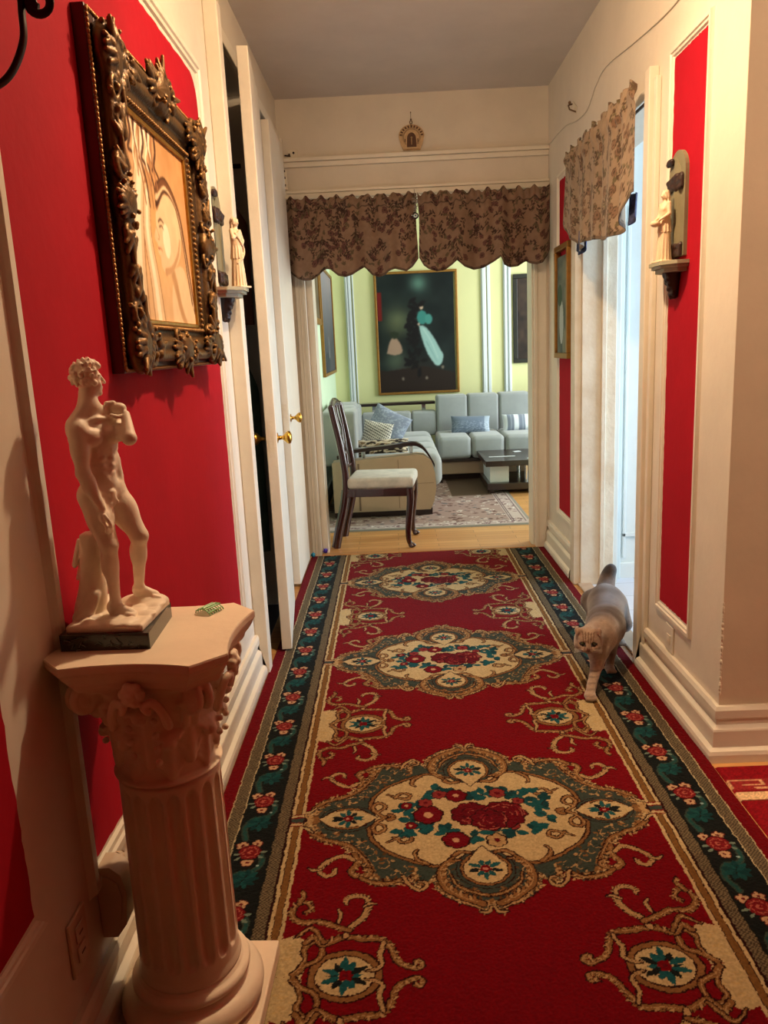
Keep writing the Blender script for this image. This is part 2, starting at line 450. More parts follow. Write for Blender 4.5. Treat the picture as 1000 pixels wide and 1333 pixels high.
def frame_trim(name, side, y0, y1, z0, z1, x, w=0.045, d=0.014, sides='LRBT', gap=0.004):
    """picture-frame moulding on a wall of constant x around a panel: stepped section"""
    b = MB(); s = 1 if side == 'L' else -1
    prof = [(0, 0), (gap, d*.55), (w*.35, d*.6), (w*.45, d), (w*.8, d), (w*.9, d*.4), (w, 0)]
    def bar(a, c, inward):            # a,c endpoints (y,z) ; inward = dir away from panel
        vs = []; k = len(prof)
        for (p, e) in ((a, -1), (c, 1)):
            t = ((c[0]-a[0])/max(1e-6, abs(c[0]-a[0]+c[1]-a[1])), (c[1]-a[1])/max(1e-6, abs(c[0]-a[0]+c[1]-a[1])))
            for (o, h) in prof:
                vs.append((x+s*h, p[0]+inward[0]*o+t[0]*e*o, p[1]+inward[1]*o+t[1]*e*o))
        b.add(vs, [(j, j+1, k+j+1, k+j) for j in range(k-1)]+[list(range(k)), list(range(k, 2*k))])
    if 'B' in sides: bar((y0, z0), (y1, z0), (0, -1))
    if 'T' in sides: bar((y0, z1), (y1, z1), (0, 1))
    if 'L' in sides: bar((y0, z0), (y0, z1), (-1, 0))
    if 'R' in sides: bar((y1, z0), (y1, z1), (1, 0))
    return struct(b.build(name, TRIMM))
frame_trim('trim_1', 'L', 1.362, 2.915, .375, 2.285, LX)
frame_trim('trim_2', 'L', BACKY+.29, 1.12, .45, 2.285, LX, w=.03, d=.008, sides='BT')

# ---- baseboards (stepped profile, quarter round at the floor)
BP = [(0, .18), (.012, .18), (.018, .168), (.018, .142), (.010, .132), (.008, .116), (.022, .106), (.024, .100), (.024, .046), (.038, .038), (.042, .026), (.042, 0)]
def baseboard(name, pts):
    return struct(cyl_box_sweep(BP, pts, name, TRIMM))
baseboard('baseboard_left', [(LX, BACKY, 1, 0), (LX, 3.13, 1, 0), (LX, 3.13, 0, 1)][:2])
# ---- closet casings on the left wall
cs = MB()
cs.box(LX, -0.572, 3.13, 3.20, 0, 2.60); cs.box(LX-.17, -0.60, 3.20, 3.215, 0, 2.545)
struct(cs.build('trim_3', TRIMM, bevel=.004))
cs = MB(); cs.box(LX, -0.588, 4.07, 4.13, 0, 2.60); cs.box(LX, -0.600, 4.13, 4.18, 0, 2.58)
struct(cs.build('trim_4', TRIMM, bevel=.004))
cs = MB(); cs.box(LX, -0.592, 4.99, 5.03, 0, 2.58); struct(cs.build('trim_5', TRIMM, bevel=.003))
# lintel mouldings above the closets
cs = MB(); cs.box(LX, -0.604, 3.20, 4.07, 2.545, 2.60); cs.box(LX, -0.604, 4.18, 4.99, 2.545, 2.60); struct(cs.build('trim_6', TRIMM, bevel=.004))
# ---- closets behind
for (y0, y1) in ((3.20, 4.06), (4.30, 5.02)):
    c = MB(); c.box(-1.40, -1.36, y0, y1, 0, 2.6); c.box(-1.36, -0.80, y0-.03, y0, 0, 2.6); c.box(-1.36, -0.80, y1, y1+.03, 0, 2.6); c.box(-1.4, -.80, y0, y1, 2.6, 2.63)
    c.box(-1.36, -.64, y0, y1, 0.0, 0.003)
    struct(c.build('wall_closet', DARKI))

# ---- right corridor wall
wr = MB()
wr.box(RX, 1.18, 2.33, 3.13, 0, CZ); wr.box(RX, 1.18, 3.13, 4.20, 2.20, CZ); wr.box(RX, 1.18, 4.20, FY+.12, 0, CZ)
WR = struct(wr.build('wall_right', WHITE))
red_panel('R', 2.615, 2.900, .345, 2.25, RX, 3, .006).build('red_panel', REDP, WR)
red_panel('R', 4.400, 4.735, .325, 2.215, RX, 4, .006).build('red_panel', REDP, WR)
frame_trim('trim_7', 'R', 2.605, 2.905, .335, 2.255, RX, w=.032, d=.012)
frame_trim('trim_8', 'R', 4.390, 4.745, .315, 2.225, RX, w=.032, d=.012)
wn = MB(); wn.box(RX, 1.15, BACKY, 1.52, 0, CZ); wn.box(RX, 1.15, 1.52, 2.33, 2.6, CZ); struct(wn.build('wall_right_light_block', REDP))  # unseen, added to block the side lamp and bounce red light
# return wall facing the camera beyond the corner
rw = MB(); rw.box(1.18, 3.4, 2.33, 2.48, 0, CZ); rw.box(RX+.0005, 1.18, 2.3285, 2.33, 0, CZ)
RW = struct(rw.build('wall_return', RETW))
b = MB(); b.box(1.20, 2.2, 2.326, 2.3285, .42, 2.25); b.build('red_panel', REDP, RW)
b = MB(); b.box(1.158, 1.198, 2.316, 2.3285, .36, 2.31); b.box(1.158, 2.24, 2.316, 2.3285, .36, .40); struct(b.build('trim_9', TRIMM, bevel=.004))
# chipped corner bead
b = MB(); rr = random.Random(5)
for i in range(26):
    z = .22+i*.012+rr.uniform(-.004, .004)
    b.ball((RX+.001, 2.330, z), rr.uniform(.004, .008), 5, sc=(.6, .6, 1.3))
b.build('paint_chips', WORN, RW)
baseboard('baseboard_right', [(RX, 3.06, -1, 0), (RX, 2.3285, -1, -1), (3.4, 2.3285, 0, -1)])
baseboard('baseboard_far', [(RX, FY, -1, -1), (RX, 4.30, -1, 0)])
# casings of the kitchen opening
c = MB(); c.box(.964, RX, 3.06, 3.115, 0, 2.28); c.box(.980, RX, 3.03, 3.06, 0, 2.24); struct(c.build('trim_10', TRIMM, bevel=.004))
c = MB(); c.box(.965, RX, 4.20, 4.29, 0, 2.24); c.box(RX-.02, RX, 4.29, 4.33, 0, 2.22); c.box(RX, 1.18, 4.185, 4.20, 0, 2.20); c.box(1.10, 1.125, 4.170, 4.185, 0, 2.20)
struct(c.build('trim_11', WORN, bevel=.003))
c = MB(); c.box(.985, RX, 3.115, 4.20, 2.20, 2.24); struct(c.build('trim_12', TRIMM, bevel=.003))
c = MB(); c.box(.985, 1.06, 3.13, 4.20, 0, .012); struct(c.build('trim_13', mat('worn_threshold', (190, 165, 140), .6, noise=.3), bevel=.004))
# kitchen room beyond
k = MB(); k.box(1.18, 3.4, 4.30, 4.40, 0, CZ); struct(k.build('wall_kitchen', KWALL))
k = MB(); k.box(1.18, 1.205, 4.20, 4.30, 0, 2.5); k.box(1.205, 1.24, 4.26, 4.30, 0, 2.5); struct(k.build('trim_14', KWALL, bevel=.003))
k = MB(); k.box(1.26, 1.275, 4.285, 4.30, .12, 2.0); k.box(1.26, 2.1, 4.285, 4.30, .24, .262); k.box(1.24, 3.4, 4.275, 4.30, 0, .09); k.box(1.38, 2.1, 4.288, 4.30, 1.62, 1.64)
struct(k.build('trim_15', KWALL, bevel=.003))
k = MB()   # outer wall of kitchen with window opening
k.box(3.4, 3.5, BACKY, 2.65, 0, CZ); k.box(3.4, 3.5, 4.15, 5.2, 0, CZ); k.box(3.4, 3.5, 2.65, 4.15, 0, .35); k.box(3.4, 3.5, 2.65, 4.15, 2.4, CZ)
struct(k.build('wall_outer', KWALL))
struct(box_obj('wall_back', (-1.4, 3.5, BACKY-.1, BACKY, 0, CZ), mat('dark_low_bounce_wall', (96, 66, 50), .7)))  # unseen wall, colour made dark to cut light bounced down the hall

# ---- far wall: jambs, header, ledge
f = MB()
f.box(-0.80, -0.512, FY, FY+.12, 0, CZ); f.box(.905, 1.18, FY, FY+.12, 0, CZ); f.box(-.512, .905, FY, FY+.12, 2.24, CZ)
FW = struct(f.build('wall_far', WHITE))
c = MB()
c.box(-.575, -.512, FY-.016, FY, 0, 2.24); c.box(-.530, -.512, FY-.026, FY-.014, 0, 2.24); c.box(-.552, -.545, FY-.024, FY-.014, 0, 2.24)
c.box(.905, .985, FY-.012, FY, 0, 2.24); c.box(.905, .925, FY-.022, FY-.01, 0, 2.24)
c.box(LX, RX, FY-.020, FY, 2.245, 2.275); c.box(LX, RX, FY-.030, FY, 2.275, 2.292)
struct(c.build('trim_16', TRIMM, bevel=.003))
c = MB(); c.box(LX, RX, FY-.018, FY, 2.425, 2.455); c.box(LX, RX, FY-.034, FY, 2.455, 2.478); struct(c.build('trim_17', TRIMM, bevel=.004))
# inner jambs into the living room
c = MB(); c.box(-.512, -.470, FY+.02, FY+.20, 0, 2.24); c.box(.893, .905, FY+.0, FY+.16, 0, 2.24); struct(c.build('trim_18', TRIMM, bevel=.003))
c = MB(); c.box(-.512, .905, FY-.045, FY+.015, 0, .014); struct(c.build('trim_19', plank_mat('oak_threshold', (206, 150, 90), (196, 140, 82)), bevel=.004))
# pipe/ledge mark along the ceiling, right side: soft cove moulding

# ================================================================== living room shell
LY = 8.80
l = MB()
l.box(-.75, -.62, FY+.12, LY+.1, 0, CZ); struct(l.build('wall_living_left', MINTW))
l = MB(); l.box(-.75, 3.5, LY, LY+.1, 0, CZ); struct(l.build('wall_living_far', GREENW))
l = MB(); l.box(1.18, 3.5, FY, FY+.12, 0, CZ); struct(l.build('wall_living_near', MINTW))
l = MB(); l.box(3.4, 3.5, 5.18, 5.9, 0, CZ); l.box(3.4, 3.5, 8.1, LY, 0, CZ); l.box(3.4, 3.5, 5.9, 8.1, 0, .75); l.box(3.4, 3.5, 5.9, 8.1, 2.45, CZ); struct(l.build('wall_living_right', MINTW))
def pil(x0, x1):
    b = MB(); b.box(x0, x1, LY-.015, LY, .18, 2.7); b.box(x0+.012, x0+.03, LY-.03, LY-.012, .18, 2.7); b.box(x1-.03, x1-.012, LY-.03, LY-.012, .18, 2.7); return b
n = 21
for (x0, x1) in ((-.468, -.40), (-.385, -.372), (1.005, 1.06), (1.072, 1.105), (1.245, 1.33)):
    if x1-x0 > .05: b = pil(x0, x1)
    else: b = MB(); b.box(x0, x1, LY-.02, LY, .18, 2.7)
    struct(b.build('trim_%d' % n, LRTRIM, bevel=.003)); n += 1
b = MB(); b.box(-.62, 3.4, LY-.02, LY, 0, .14); b.box(-.62, -.60, FY+.2, LY-.02, 0, .14); struct(b.build('baseboard_living', LRTRIM, bevel=.004))
# windows with daylight (frames in the outer walls)
def window(name, y0, y1, z0, z1):
    b = MB(); x = 3.41
    b.box(x, x+.06, y0, y0+.05, z0, z1); b.box(x, x+.06, y1-.05, y1, z0, z1); b.box(x, x+.06, y0+.05, y1-.05, z0, z0+.05); b.box(x, x+.06, y0+.05, y1-.05, z1-.05, z1)
    m = (y0+y1)/2; b.box(x, x+.05, m-.025, m+.025, z0+.05, z1-.05)
    w = struct(b.build(name, LRTRIM, bevel=.004)); return w
window('window_1', 5.9, 8.1, .75, 2.45); window('window_2', 2.65, 4.15, .35, 2.4)

# ================================================================== closet doors
def closet_door(name, hinge, free, thick, z1, label, knobs):
    """leaf from hinge (x,y) to free edge (x,y) with stiles, panels and brass knobs"""
    h = Vector((*hinge, 0)); fr = Vector((*free, 0)); w = (fr-h).length
    t = thing(name, (h.x, h.y, 0), label, 'door', rz=math.atan2(fr.y-h.y, fr.x-h.x))
    b = MB(); b.box(0, w, -thick/2, thick/2, .020, z1)
    leaf = b.build('door_leaf', TRIMM, t, bevel=.003)
    b = MB(); b.box(w-.0006, w+.0012, -.012, .012, .90, 1.06); b.build('latch_plate', WORN, leaf)
    for s in knobs:
        kb = MB(); M = Matrix.Translation((w-.06, s*thick/2, .978)) @ Matrix.Rotation(-s*pi/2, 4, 'X')
        kb.lathe([(.001, 0), (.022, 0), (.022, .003), (.010, .006), (.008, .022), (.014, .030), (.025, .040), (.029, .050), (.026, .058), (.012, .064), (.001, .065)], n=32, M=M)
        kb.build('knob', BRASS, leaf)
    return t
closet_door('closet_door', (-.598, 4.055), (-.528, 3.358), .046, 2.52, 'tall cream closet door standing ajar nearest the camera, brass knobs on both faces', (-1, 1))
closet_door('closet_door', (-.600, 4.915), (-.598, 4.362), .042, 2.52, 'cream closet door farther down the hall beside the living room doorway, one brass knob', (1,))
# ================================================================== the long rug
def build_rug():
    R, CR, GO, TE, OL, DK, OUT = (118,3,14), (202,178,130), (140,98,56), (24,84,88), (82,78,62), (22,26,25), (44,12,12)
    LG = (184,150,102); PK = (206,136,116); DR = (96,6,18); GG = (58,70,62)
    H = .5825
    q = Canvas(0, .505, 0, H, .0018, R)
    rr = random.Random(3)
    def scroll(pts, w, col=GO, fringe=True, side=1, hl=LG, wm=None):
        q.outlined(pts, w, w*.45, col, OUT, .0035, wm=wm or w*1.15)
        P = catmull(pts, 10)
        if fringe:
            for i in range(4, len(P)-4, 3):
                t = P[i+2]-P[i-2]; t = t/np.hypot(*t); nn = np.array([-t[1], t[0]])*side
                L = w*rr.uniform(.8, 1.25); e = P[i]+nn*w*.12
                a_ = math.atan2(*(t*.75+nn*.75)[::-1])
                q.leaf(e[0], e[1], L*1.12, w*.62, a_, OUT); q.leaf(e[0], e[1], L, w*.48, a_, hl if i % 2 else col)
        q.stroke([tuple(p) for p in P[2:-2:4]], .0015, .0015, hl)
    # ---------- central medallion (quadrant u>=0, v>=0)
    outer = [(.0,.392),(.024,.408),(.035,.392),(.062,.380),(.100,.356),(.132,.322),(.141,.286),(.150,.292),(.168,.322),(.188,.300),(.200,.268),(.223,.296),(.262,.300),(.299,.288),(.312,.250),(.330,.212),(.350,.170),(.376,.142),(.392,.120),(.425,.112),(.454,.100),(.478,.066),(.492,.036),(.505,.026),(.505,0),(0,0)]
    o = catmull(outer[:-2], 6)
    q.poly([tuple(p) for p in o]+[(.505,0),(0,0)], OUT)
    def shr(P, k): return [(max(0, p[0]*(1-k/.45)), max(0, p[1]*(1-k/.36))) for p in P]
    q.poly(shr(o, .005)+[(.49,0),(0,0)], LG)
    q.poly(shr(o, .015)+[(.47,0),(0,0)], GO)
    for k in range(len(o)*3):      # mottled foliage along the outer edge
        p = o[k % len(o)]; kk = rr.uniform(.004, .034); x_ = max(0, p[0]*(1-kk/.45)); y_ = max(0, p[1]*(1-kk/.36)); a_ = rr.uniform(0, 6.28)
        q.leaf(x_, y_, rr.uniform(.008, .018), .006, a_, rr.choice([LG, CR, OL, OUT, LG, (104, 70, 38)]))
    q.poly(shr(o, .034)+[(.44,0),(0,0)], GG)
    # olive filling curls
    for (a, b) in [((.40,.05),.02),((.41,.075),.016),((.35,.115),.022),((.31,.16),.022),((.27,.215),.024),((.22,.24),.02),((.33,.13),.014),((.09,.30),.022),((.11,.255),.018),((.075,.335),.014),((.245,.25),.012),((.38,.09),.012),((.29,.19),.014),((.44,.03),.014)]:
        q.stroke([(a[0]+b*cos(t)*(.3+t/6), a[1]+b*sin(t)*(.3+t/6)) for t in np.linspace(0, 4.5, 7)], .006, .003, OL)
        q.stroke([(a[0]+b*cos(t)*(.3+t/6), a[1]+b*sin(t)*(.3+t/6)) for t in np.linspace(.5, 4.2, 7)], .002, .0015, LG)
    ring = [(.302,0),(.306,.045),(.296,.100),(.262,.150),(.215,.185),(.165,.213),(.125,.222),(.07,.20),(0,.175)]
    rp = [tuple(p) for p in catmull(ring, 8)]
    q.outlined(ring, .016, .016, GO, OUT, .003)
    q.poly(rp+[(0,0)], OUT); q.poly([(p[0]*.985, p[1]*.98) for p in rp]+[(0,0)], CR)
    op = [tuple(p) for p in shr(o, .028)]+[(.45, 0), (0, 0)]; ip = [(p[0]*1.06, p[1]*1.08) for p in rp]+[(0, 0)]
    def inside(P, x, y):
        c_ = False
        for k in range(len(P)):
            (xa, ya), (xb, yb) = P[k], P[(k+1) % len(P)]
            if (ya > y) != (yb > y) and x < (xb-xa)*(y-ya)/(yb-ya)+xa: c_ = not c_
        return c_
    nput = 0
    while nput < 120:
        x_, y_ = rr.uniform(0, .46), rr.uniform(0, .38)
        if not inside(op, x_, y_) or inside(ip, x_, y_): continue
        nput += 1; a_ = rr.uniform(0, 6.28); cc_ = rr.choice([GO, GO, (98, 66, 36), LG, (40, 50, 44), (44, 56, 50), OL])
        q.leaf(x_, y_, rr.uniform(.010, .022), .008, a_, cc_)
    # side eye and end eye
    for (cx, cy, rx, ry) in ((.372, 0, .074, .056), (0, .243, .070, .070)):
        q.ell(cx, cy, rx+.008, ry+.008, OUT); q.ell(cx, cy, rx+.005, ry+.005, GG); q.ell(cx, cy, rx-.002, ry-.002, OUT); q.ell(cx, cy, rx-.005, ry-.005, GO); q.ell(cx, cy, rx-.011, ry-.011, OUT); q.ell(cx, cy, rx-.014, ry-.014, CR)
        if cx > 0:
            for sx_ in (-1, 1): q.poly([(cx+sx_*.035, .042), (cx+sx_*.085, 0), (cx+sx_*.035, 0)], CR); q.stroke([(cx+sx_*.035, .044), (cx+sx_*.060, .026), (cx+sx_*.086, 0)], .0035, .0035, OUT)
        else: q.poly([(0, cy-.095), (.040, cy-.040), (0, cy-.02)], CR); q.stroke([(.042, cy-.040), (.024, cy-.064), (0, cy-.097)], .0035, .0035, OUT)
        for k in range(9):
            a = k*2*pi/9+.2; q.leaf(cx+cos(a)*.010, cy+sin(a)*.010, .028 if k % 2 else .038, .016, a, TE if k % 3 else DK)
        q.flower(cx, cy, .016, R, PK)
    # end lobe scrolls
    scroll([(.035,.175),(.062,.172),(.082,.190),(.078,.206),(.062,.204)], .010, fringe=False)
    scroll([(.022,.372),(.060,.352),(.100,.318),(.118,.270),(.112,.230),(.084,.196)], .018, side=-1)
    scroll([(.005,.345),(.045,.330),(.080,.300),(.092,.262)], .008, GO, fringe=False)
    # knot loops at the sides of the cream field
    scroll([(.262,0),(.285,.020),(.300,.050),(.287,.074),(.268,.066),(.264,.044),(.286,.022),(.262,.004)], .009, GO, fringe=False)
    q.ell(.281, .052, .009, .013, CR)
    scroll([(.236,.098),(.214,.122),(.190,.112),(.196,.092),(.226,.100),(.258,.118)], .008, GO, fringe=False)
    scroll([(.150,.220),(.176,.196),(.182,.170),(.172,.158)], .009, GO, fringe=False)
    scroll([(.252,.012),(.236,.004)], .012, GO, fringe=False)
    # outer acanthus
    scroll([(.475,.060),(.440,.092),(.395,.110),(.350,.140),(.318,.190),(.300,.222)], .013, side=-1)
    scroll([(.345,.165),(.338,.205),(.352,.238),(.332,.258),(.304,.252),(.300,.232),(.316,.224)], .014, side=1)
    scroll([(.325,.262),(.290,.285),(.245,.286),(.215,.270)], .012, side=-1)
    scroll([(.214,.262),(.200,.296),(.178,.318),(.158,.306),(.160,.286),(.176,.284)], .008, LG, fringe=False)
    scroll([(.348,.190),(.372,.170),(.400,.178),(.428,.206),(.436,.230),(.418,.252),(.396,.244),(.392,.224)], .011, LG, side=1)
    scroll([(.432,.222),(.452,.226),(.466,.216)], .006, LG, fringe=False)
    # tip loops over the border line
    scroll([(.505,.034),(.486,.040),(.470,.060)], .007, CR, fringe=False)
    scroll([(.004,.385),(.014,.404),(.034,.400)], .007, LG, fringe=False)
    # ---------- side motif centred on (.5, H)
    V = lambda d: H-d
    q.poly([(.505, H), (.445, H), (.440, V(.03)), (.452, V(.075)), (.436, V(.100)), (.470, V(.126)), (.505, V(.110))], CR)
    for k in range(40):
        a = rr.uniform(.45, .5); d = rr.uniform(.0, .10); q.stroke([(a, V(d)), (a-.012, V(d))], .0015, .0015, (206,176,120), smooth=False)
    q.ell(.348, H, .085, .074, OUT); q.ell(.348, H, .081, .070, GO); q.ell(.348, H, .068, .058, OUT); q.ell(.348, H, .064, .054, CR)
    for k in range(11):
        a = k*2*pi/11+.2; q.leaf(.348+cos(a)*.010, H+sin(a)*.010, .034 if k % 2 else .046, .017, a, TE if k % 3 else DK)
    q.flower(.348, H, .018, R, DR)
    scroll([(.462,V(.004)),(.440,V(.030)),(.408,V(.050)),(.404,V(.086)),(.425,V(.104)),(.446,V(.082)),(.440,V(.052)),(.456,V(.020)),(.468,V(.008))], .011, GO, fringe=False)
    scroll([(.446,V(.10)),(.425,V(.118)),(.402,V(.092)),(.362,V(.112)),(.312,V(.108)),(.268,V(.102)),(.246,V(.070)),(.236,V(.040)),(.216,V(.022)),(.190,V(.012)),(.176,V(.022)),(.182,V(.036)),(.196,V(.034))], .013, GO, side=1)
    scroll([(.262,V(.094)),(.272,V(.056)),(.266,V(.030)),(.280,V(.016)),(.300,V(.012))], .008, LG, fringe=True, side=-1)
    scroll([(.40,V(.100)),(.435,V(.146)),(.470,V(.120))], .009, GO, fringe=False)
    scroll([(.352,V(.116)),(.345,V(.142)),(.318,V(.170)),(.303,V(.205)),(.306,V(.240)),(.330,V(.252)),(.352,V(.244)),(.356,V(.226))], .012, LG, side=-1)
    scroll([(.312,V(.214)),(.296,V(.224)),(.282,V(.222))], .006, LG, fringe=False)
    scroll([(.345,V(.135)),(.380,V(.150)),(.418,V(.168)),(.458,V(.166)),(.486,V(.190)),(.482,V(.226)),(.458,V(.234)),(.444,V(.212)),(.458,V(.200))], .012, GO, side=1)
    scroll([(.476,V(.232)),(.466,V(.258)),(.470,V(.280))], .010, GO, fringe=True)
    scroll([(.372,V(.165)),(.368,V(.190)),(.376,V(.208))], .008, LG, fringe=False)
    # ---------- mirror into the full tile  u in [-.505,.505], v in [-H,H)
    A = q.A; top = np.concatenate([A[:, ::-1][:, :-1], A], 1); full = np.concatenate([top[::-1][:-1], top], 0)
    t = Canvas(-(A.shape[0]-1)*q.res, (A.shape[0]-1)*q.res, -(A.shape[1]-1)*q.res, (A.shape[1]-1)*q.res, q.res, R); t.A = full.copy()
    # ---------- bouquet (not mirrored)
    r2 = random.Random(11)
    for (x, y) in [(-.19,-.02),(-.21,.03),(-.165,-.06),(-.12,.135),(-.15,.10),(-.07,.12),(.03,.10),(.07,.115),(.11,.11),(.15,.07),(.19,.03),(.20,-.02),(.16,-.07),(.10,-.09),(-.02,-.11),(-.09,-.08),(.04,-.09),(.0,.09),(-.13,-.05),(.17,.10),(.21,.06),(-.21,-.07),(-.17,.06)]:
        for k in range(6):
            a = r2.uniform(0, 2*pi); t.leaf(x, y, r2.uniform(.028, .046), .024, a, TE if r2.random() < .7 else (18,62,66))
        t.stroke([(x, y), (x+r2.uniform(-.03, .03), y+r2.uniform(-.03, .03))], .002, .002, OUT, smooth=False)
    for (x, y, s) in [(-.139,.005,.040),(-.050,.100,.030),(-.067,-.118,.034),(-.190,-.045,.016),(-.20,.055,.016)]:
        t.flower(x, y, s*1.1, (112,6,20), (206,160,120), 7, .2, OUT)
    for (x, y, s) in [(-.143,.066,.022),(.075,.105,.026),(.045,-.125,.030),(-.10,.108,.022),(.10,-.06,.02),(.13,.06,.018)]:
        t.flower(x, y, s, LG if r2.random() < .3 else (140,48,46), (100,10,22), 6, .5, OUT)
    for (x, y, s) in [(-.012,.002,.056),(.082,-.004,.062),(.035,-.03,.05)]:
        t.disc(x, y, s, OUT)
        for k in range(9): a = 2*pi*k/9; t.disc(x+s*.82*cos(a), y+s*.82*sin(a), s*.30, OUT); t.disc(x+s*.80*cos(a), y+s*.80*sin(a), s*.26, (100,8,20))
        t.disc(x, y, s*.90, (100,8,20))
        for k in range(30):
            a = r2.uniform(0, 2*pi); d = r2.uniform(.12, 1.0)*s
            t.stroke([(x+d*cos(a+e), y+d*sin(a+e)) for e in (0, .30, .6)], .0042, .002, (176,96,78) if k % 3 == 0 else ((140,34,40) if k % 3 == 1 else (64,6,14)))
    # ---------- border strip, one flower repeat  w across 0..  (from |u|=.575 to .685), length .2425
    P = .2425; bw = .110
    s = Canvas(0, bw, 0, P, .0018, DK)
    LF = (24,78,78)
    for off in (0, P, -P):
        pts = [(.030, off-.02), (.018, off+.03), (.034, off+.075), (.070, off+.085), (.090, off+.11), (.085, off+.15), (.06, off+.17), (.03, off+.2)]
        s.stroke(pts, .020, .016, (56,68,58)); s.stroke(pts, .011, .009, (34,78,74))
        for k in range(9):
            a = k*2*pi/9; s.leaf(.055, off+.055, .040, .018, a, LF if k % 2 else (18,60,62))
        s.stroke([(.05, off+.04), (.06, off+.07)], .003, .003, DK, smooth=False)
        cx, cy = .052, off+.165
        for (dx, dy) in ((-.026,.030),(.014,.036),(.000,-.044)):
            s.flower(cx+dx, cy+dy, .0165, (204,166,126), (104,18,24), 5, .3, (112,36,32))
        s.disc(cx, cy, .033, OUT); s.disc(cx, cy, .030, (124,22,28))
        for k in range(9): a = k*2*pi/9; s.stroke([(cx+.019*cos(a), cy+.019*sin(a)), (cx+.023*cos(a+.5), cy+.023*sin(a+.5))], .004, .003, (180,92,76), smooth=False)
        s.disc(cx, cy, .008, (182,96,80)); s.disc(cx+.004, cy, .004, (120,12,20))
        for (dx, dy) in ((.034,.0),(.03,-.02),(-.034,-.008),(-.028,-.026)): s.leaf(cx+dx*.8, cy+dy*.8, .02, .010, math.atan2(dy, dx), (120,140,122))
        s.disc(.082, off+.107, .004, (150,180,176))
    # ---------- sample everything on the pile grid
    C, W2 = .190, .772
    xs = np.arange(C-W2, C+W2+.001, .0024)
    ys = np.concatenate([np.arange(.25, 1.2, .012), np.arange(1.2, 2.5, .0024), np.arange(2.5, 3.6, .003), np.arange(3.6, 5.012, .0042), [5.012]])
    X, Y = np.meshgrid(xs, ys, indexing='ij'); X = X.ravel(); Y = Y.ravel()
    wx = (vnoise(X, Y, 55, 1)-.5)*.0042+(vnoise(X, Y, 190, 5)-.5)*.0034; wy = (vnoise(X, Y, 50, 2)-.5)*.0042+(vnoise(X, Y, 200, 6)-.5)*.0034
    U = X-C+wx; Vv = Y-2.045+wy
    v = (Vv+H) % (2*H)-H
    col = t.sample(np.clip(U, -.503, .503), v).astype(float)
    au = np.abs(U)
    def band(a, b, c): m = (au >= a) & (au < b); col[m] = c
    tip = np.abs(v) < .030
    band(.500, .509, CR); band(.509, .511, OUT); band(.511, .527, (128,88,44)); band(.527, .529, OUT); band(.529, .538, CR)
    m = (au >= .500) & (au < .538) & tip; col[m] = R
    m = (au >= .500) & (au < .545) & (np.abs(np.abs(v)-.020-.25*(.545-au)*0) < .005); col[m] = CR
    m = (au >= .500) & (au < .540) & (np.abs(v) < .010); col[m] = GG
    band(.538, .545, OUT)
    ck = ((np.floor(Y/.0052)+np.floor(au/.0052)) % 2 == 0)
    for (a, b) in ((.545, .576), (.688, .722)):
        m = (au >= a) & (au < b); col[m & ck] = (126,112,84); col[m & ~ck] = (74,62,48)
    m = (au >= .576) & (au < .686)
    left = U < 0
    sx = np.where(left, .110-(au-.576), au-.576)    # both borders read the same way across the room
    ph = np.where(left, Y-2.149+.165, Y-2.114+.165)
    bc = s.sample(np.clip(sx, 0, bw), ph % P).astype(float); col[m] = bc[m]
    band(.685, .688, (200,184,144)); band(.722, .725, (200,184,144)); band(.725, 2, (112,4,14))
    z = .010+(vnoise(X, Y, 300, 9)-.5)*.0022+(vnoise(X, Y, 2.2, 4)-.5)*.004*(np.abs(X-C) < .70)
    z += .0035*np.exp(-((Y-2.25-(X-.85)*.4)/.12)**2)*np.clip((X-.70)/.15, 0, 1)
    col *= (0.76+.18*vnoise(X, Y, 260, 12))[:, None]
    edge = (X < C-W2+.004) | (X > C+W2-.004); z = np.where(edge, .001, z)
    V = np.stack([X, Y, z], 1)
    m = mat('woven_wool_pile', (255,255,255), .95, attr=True, spec=.05, sheen=.03, bump=.25, bscale=420)
    o = fast_mesh('runner_rug', V, grid_quads(len(xs), len(ys)), m, col)
    tag(o, 'long crimson runner rug with cream floral medallions and dark flowered border along the hallway', 'rug')
build_rug()

# second carpet round the corner: crimson with a meander band
def build_rug2():
    R = (128,14,24); c = Canvas(.966, 3.0, 1.2, 2.262, .005, R); c.rect(.9, 3.1, 2.125, 2.185, (140,40,40)); c.rect(.9, 3.1, 2.075, 2.112, (222,186,140)); c.rect(.9, 3.1, 2.068, 2.075, (90,30,24))
    x = .97
    while x < 3:
        K = (206,160,118)
        c.stroke([(x, 2.135), (x, 2.175), (x+.10, 2.175), (x+.10, 2.150), (x+.04, 2.150)], .009, .009, K, smooth=False)
        c.stroke([(x+.07, 2.133), (x+.135, 2.133), (x+.135, 2.178)], .009, .009, K, smooth=False); x += .165
    c.A *= (.85+.3*np.random.RandomState(4).rand(c.nx, c.ny, 1)).astype(np.float32)
    m = mat('short_red_pile', (255,255,255), .95, attr=True, spec=.1, bump=.3, bscale=300)
    o = c.plane('side_carpet', m, lambda X, Y: np.stack([X, Y, np.where((X < .97) | (Y > 2.258), .0005, .006+0*X)], 1))
    tag(o, 'crimson carpet with a cream key-pattern stripe around the right wall corner', 'carpet')
build_rug2()

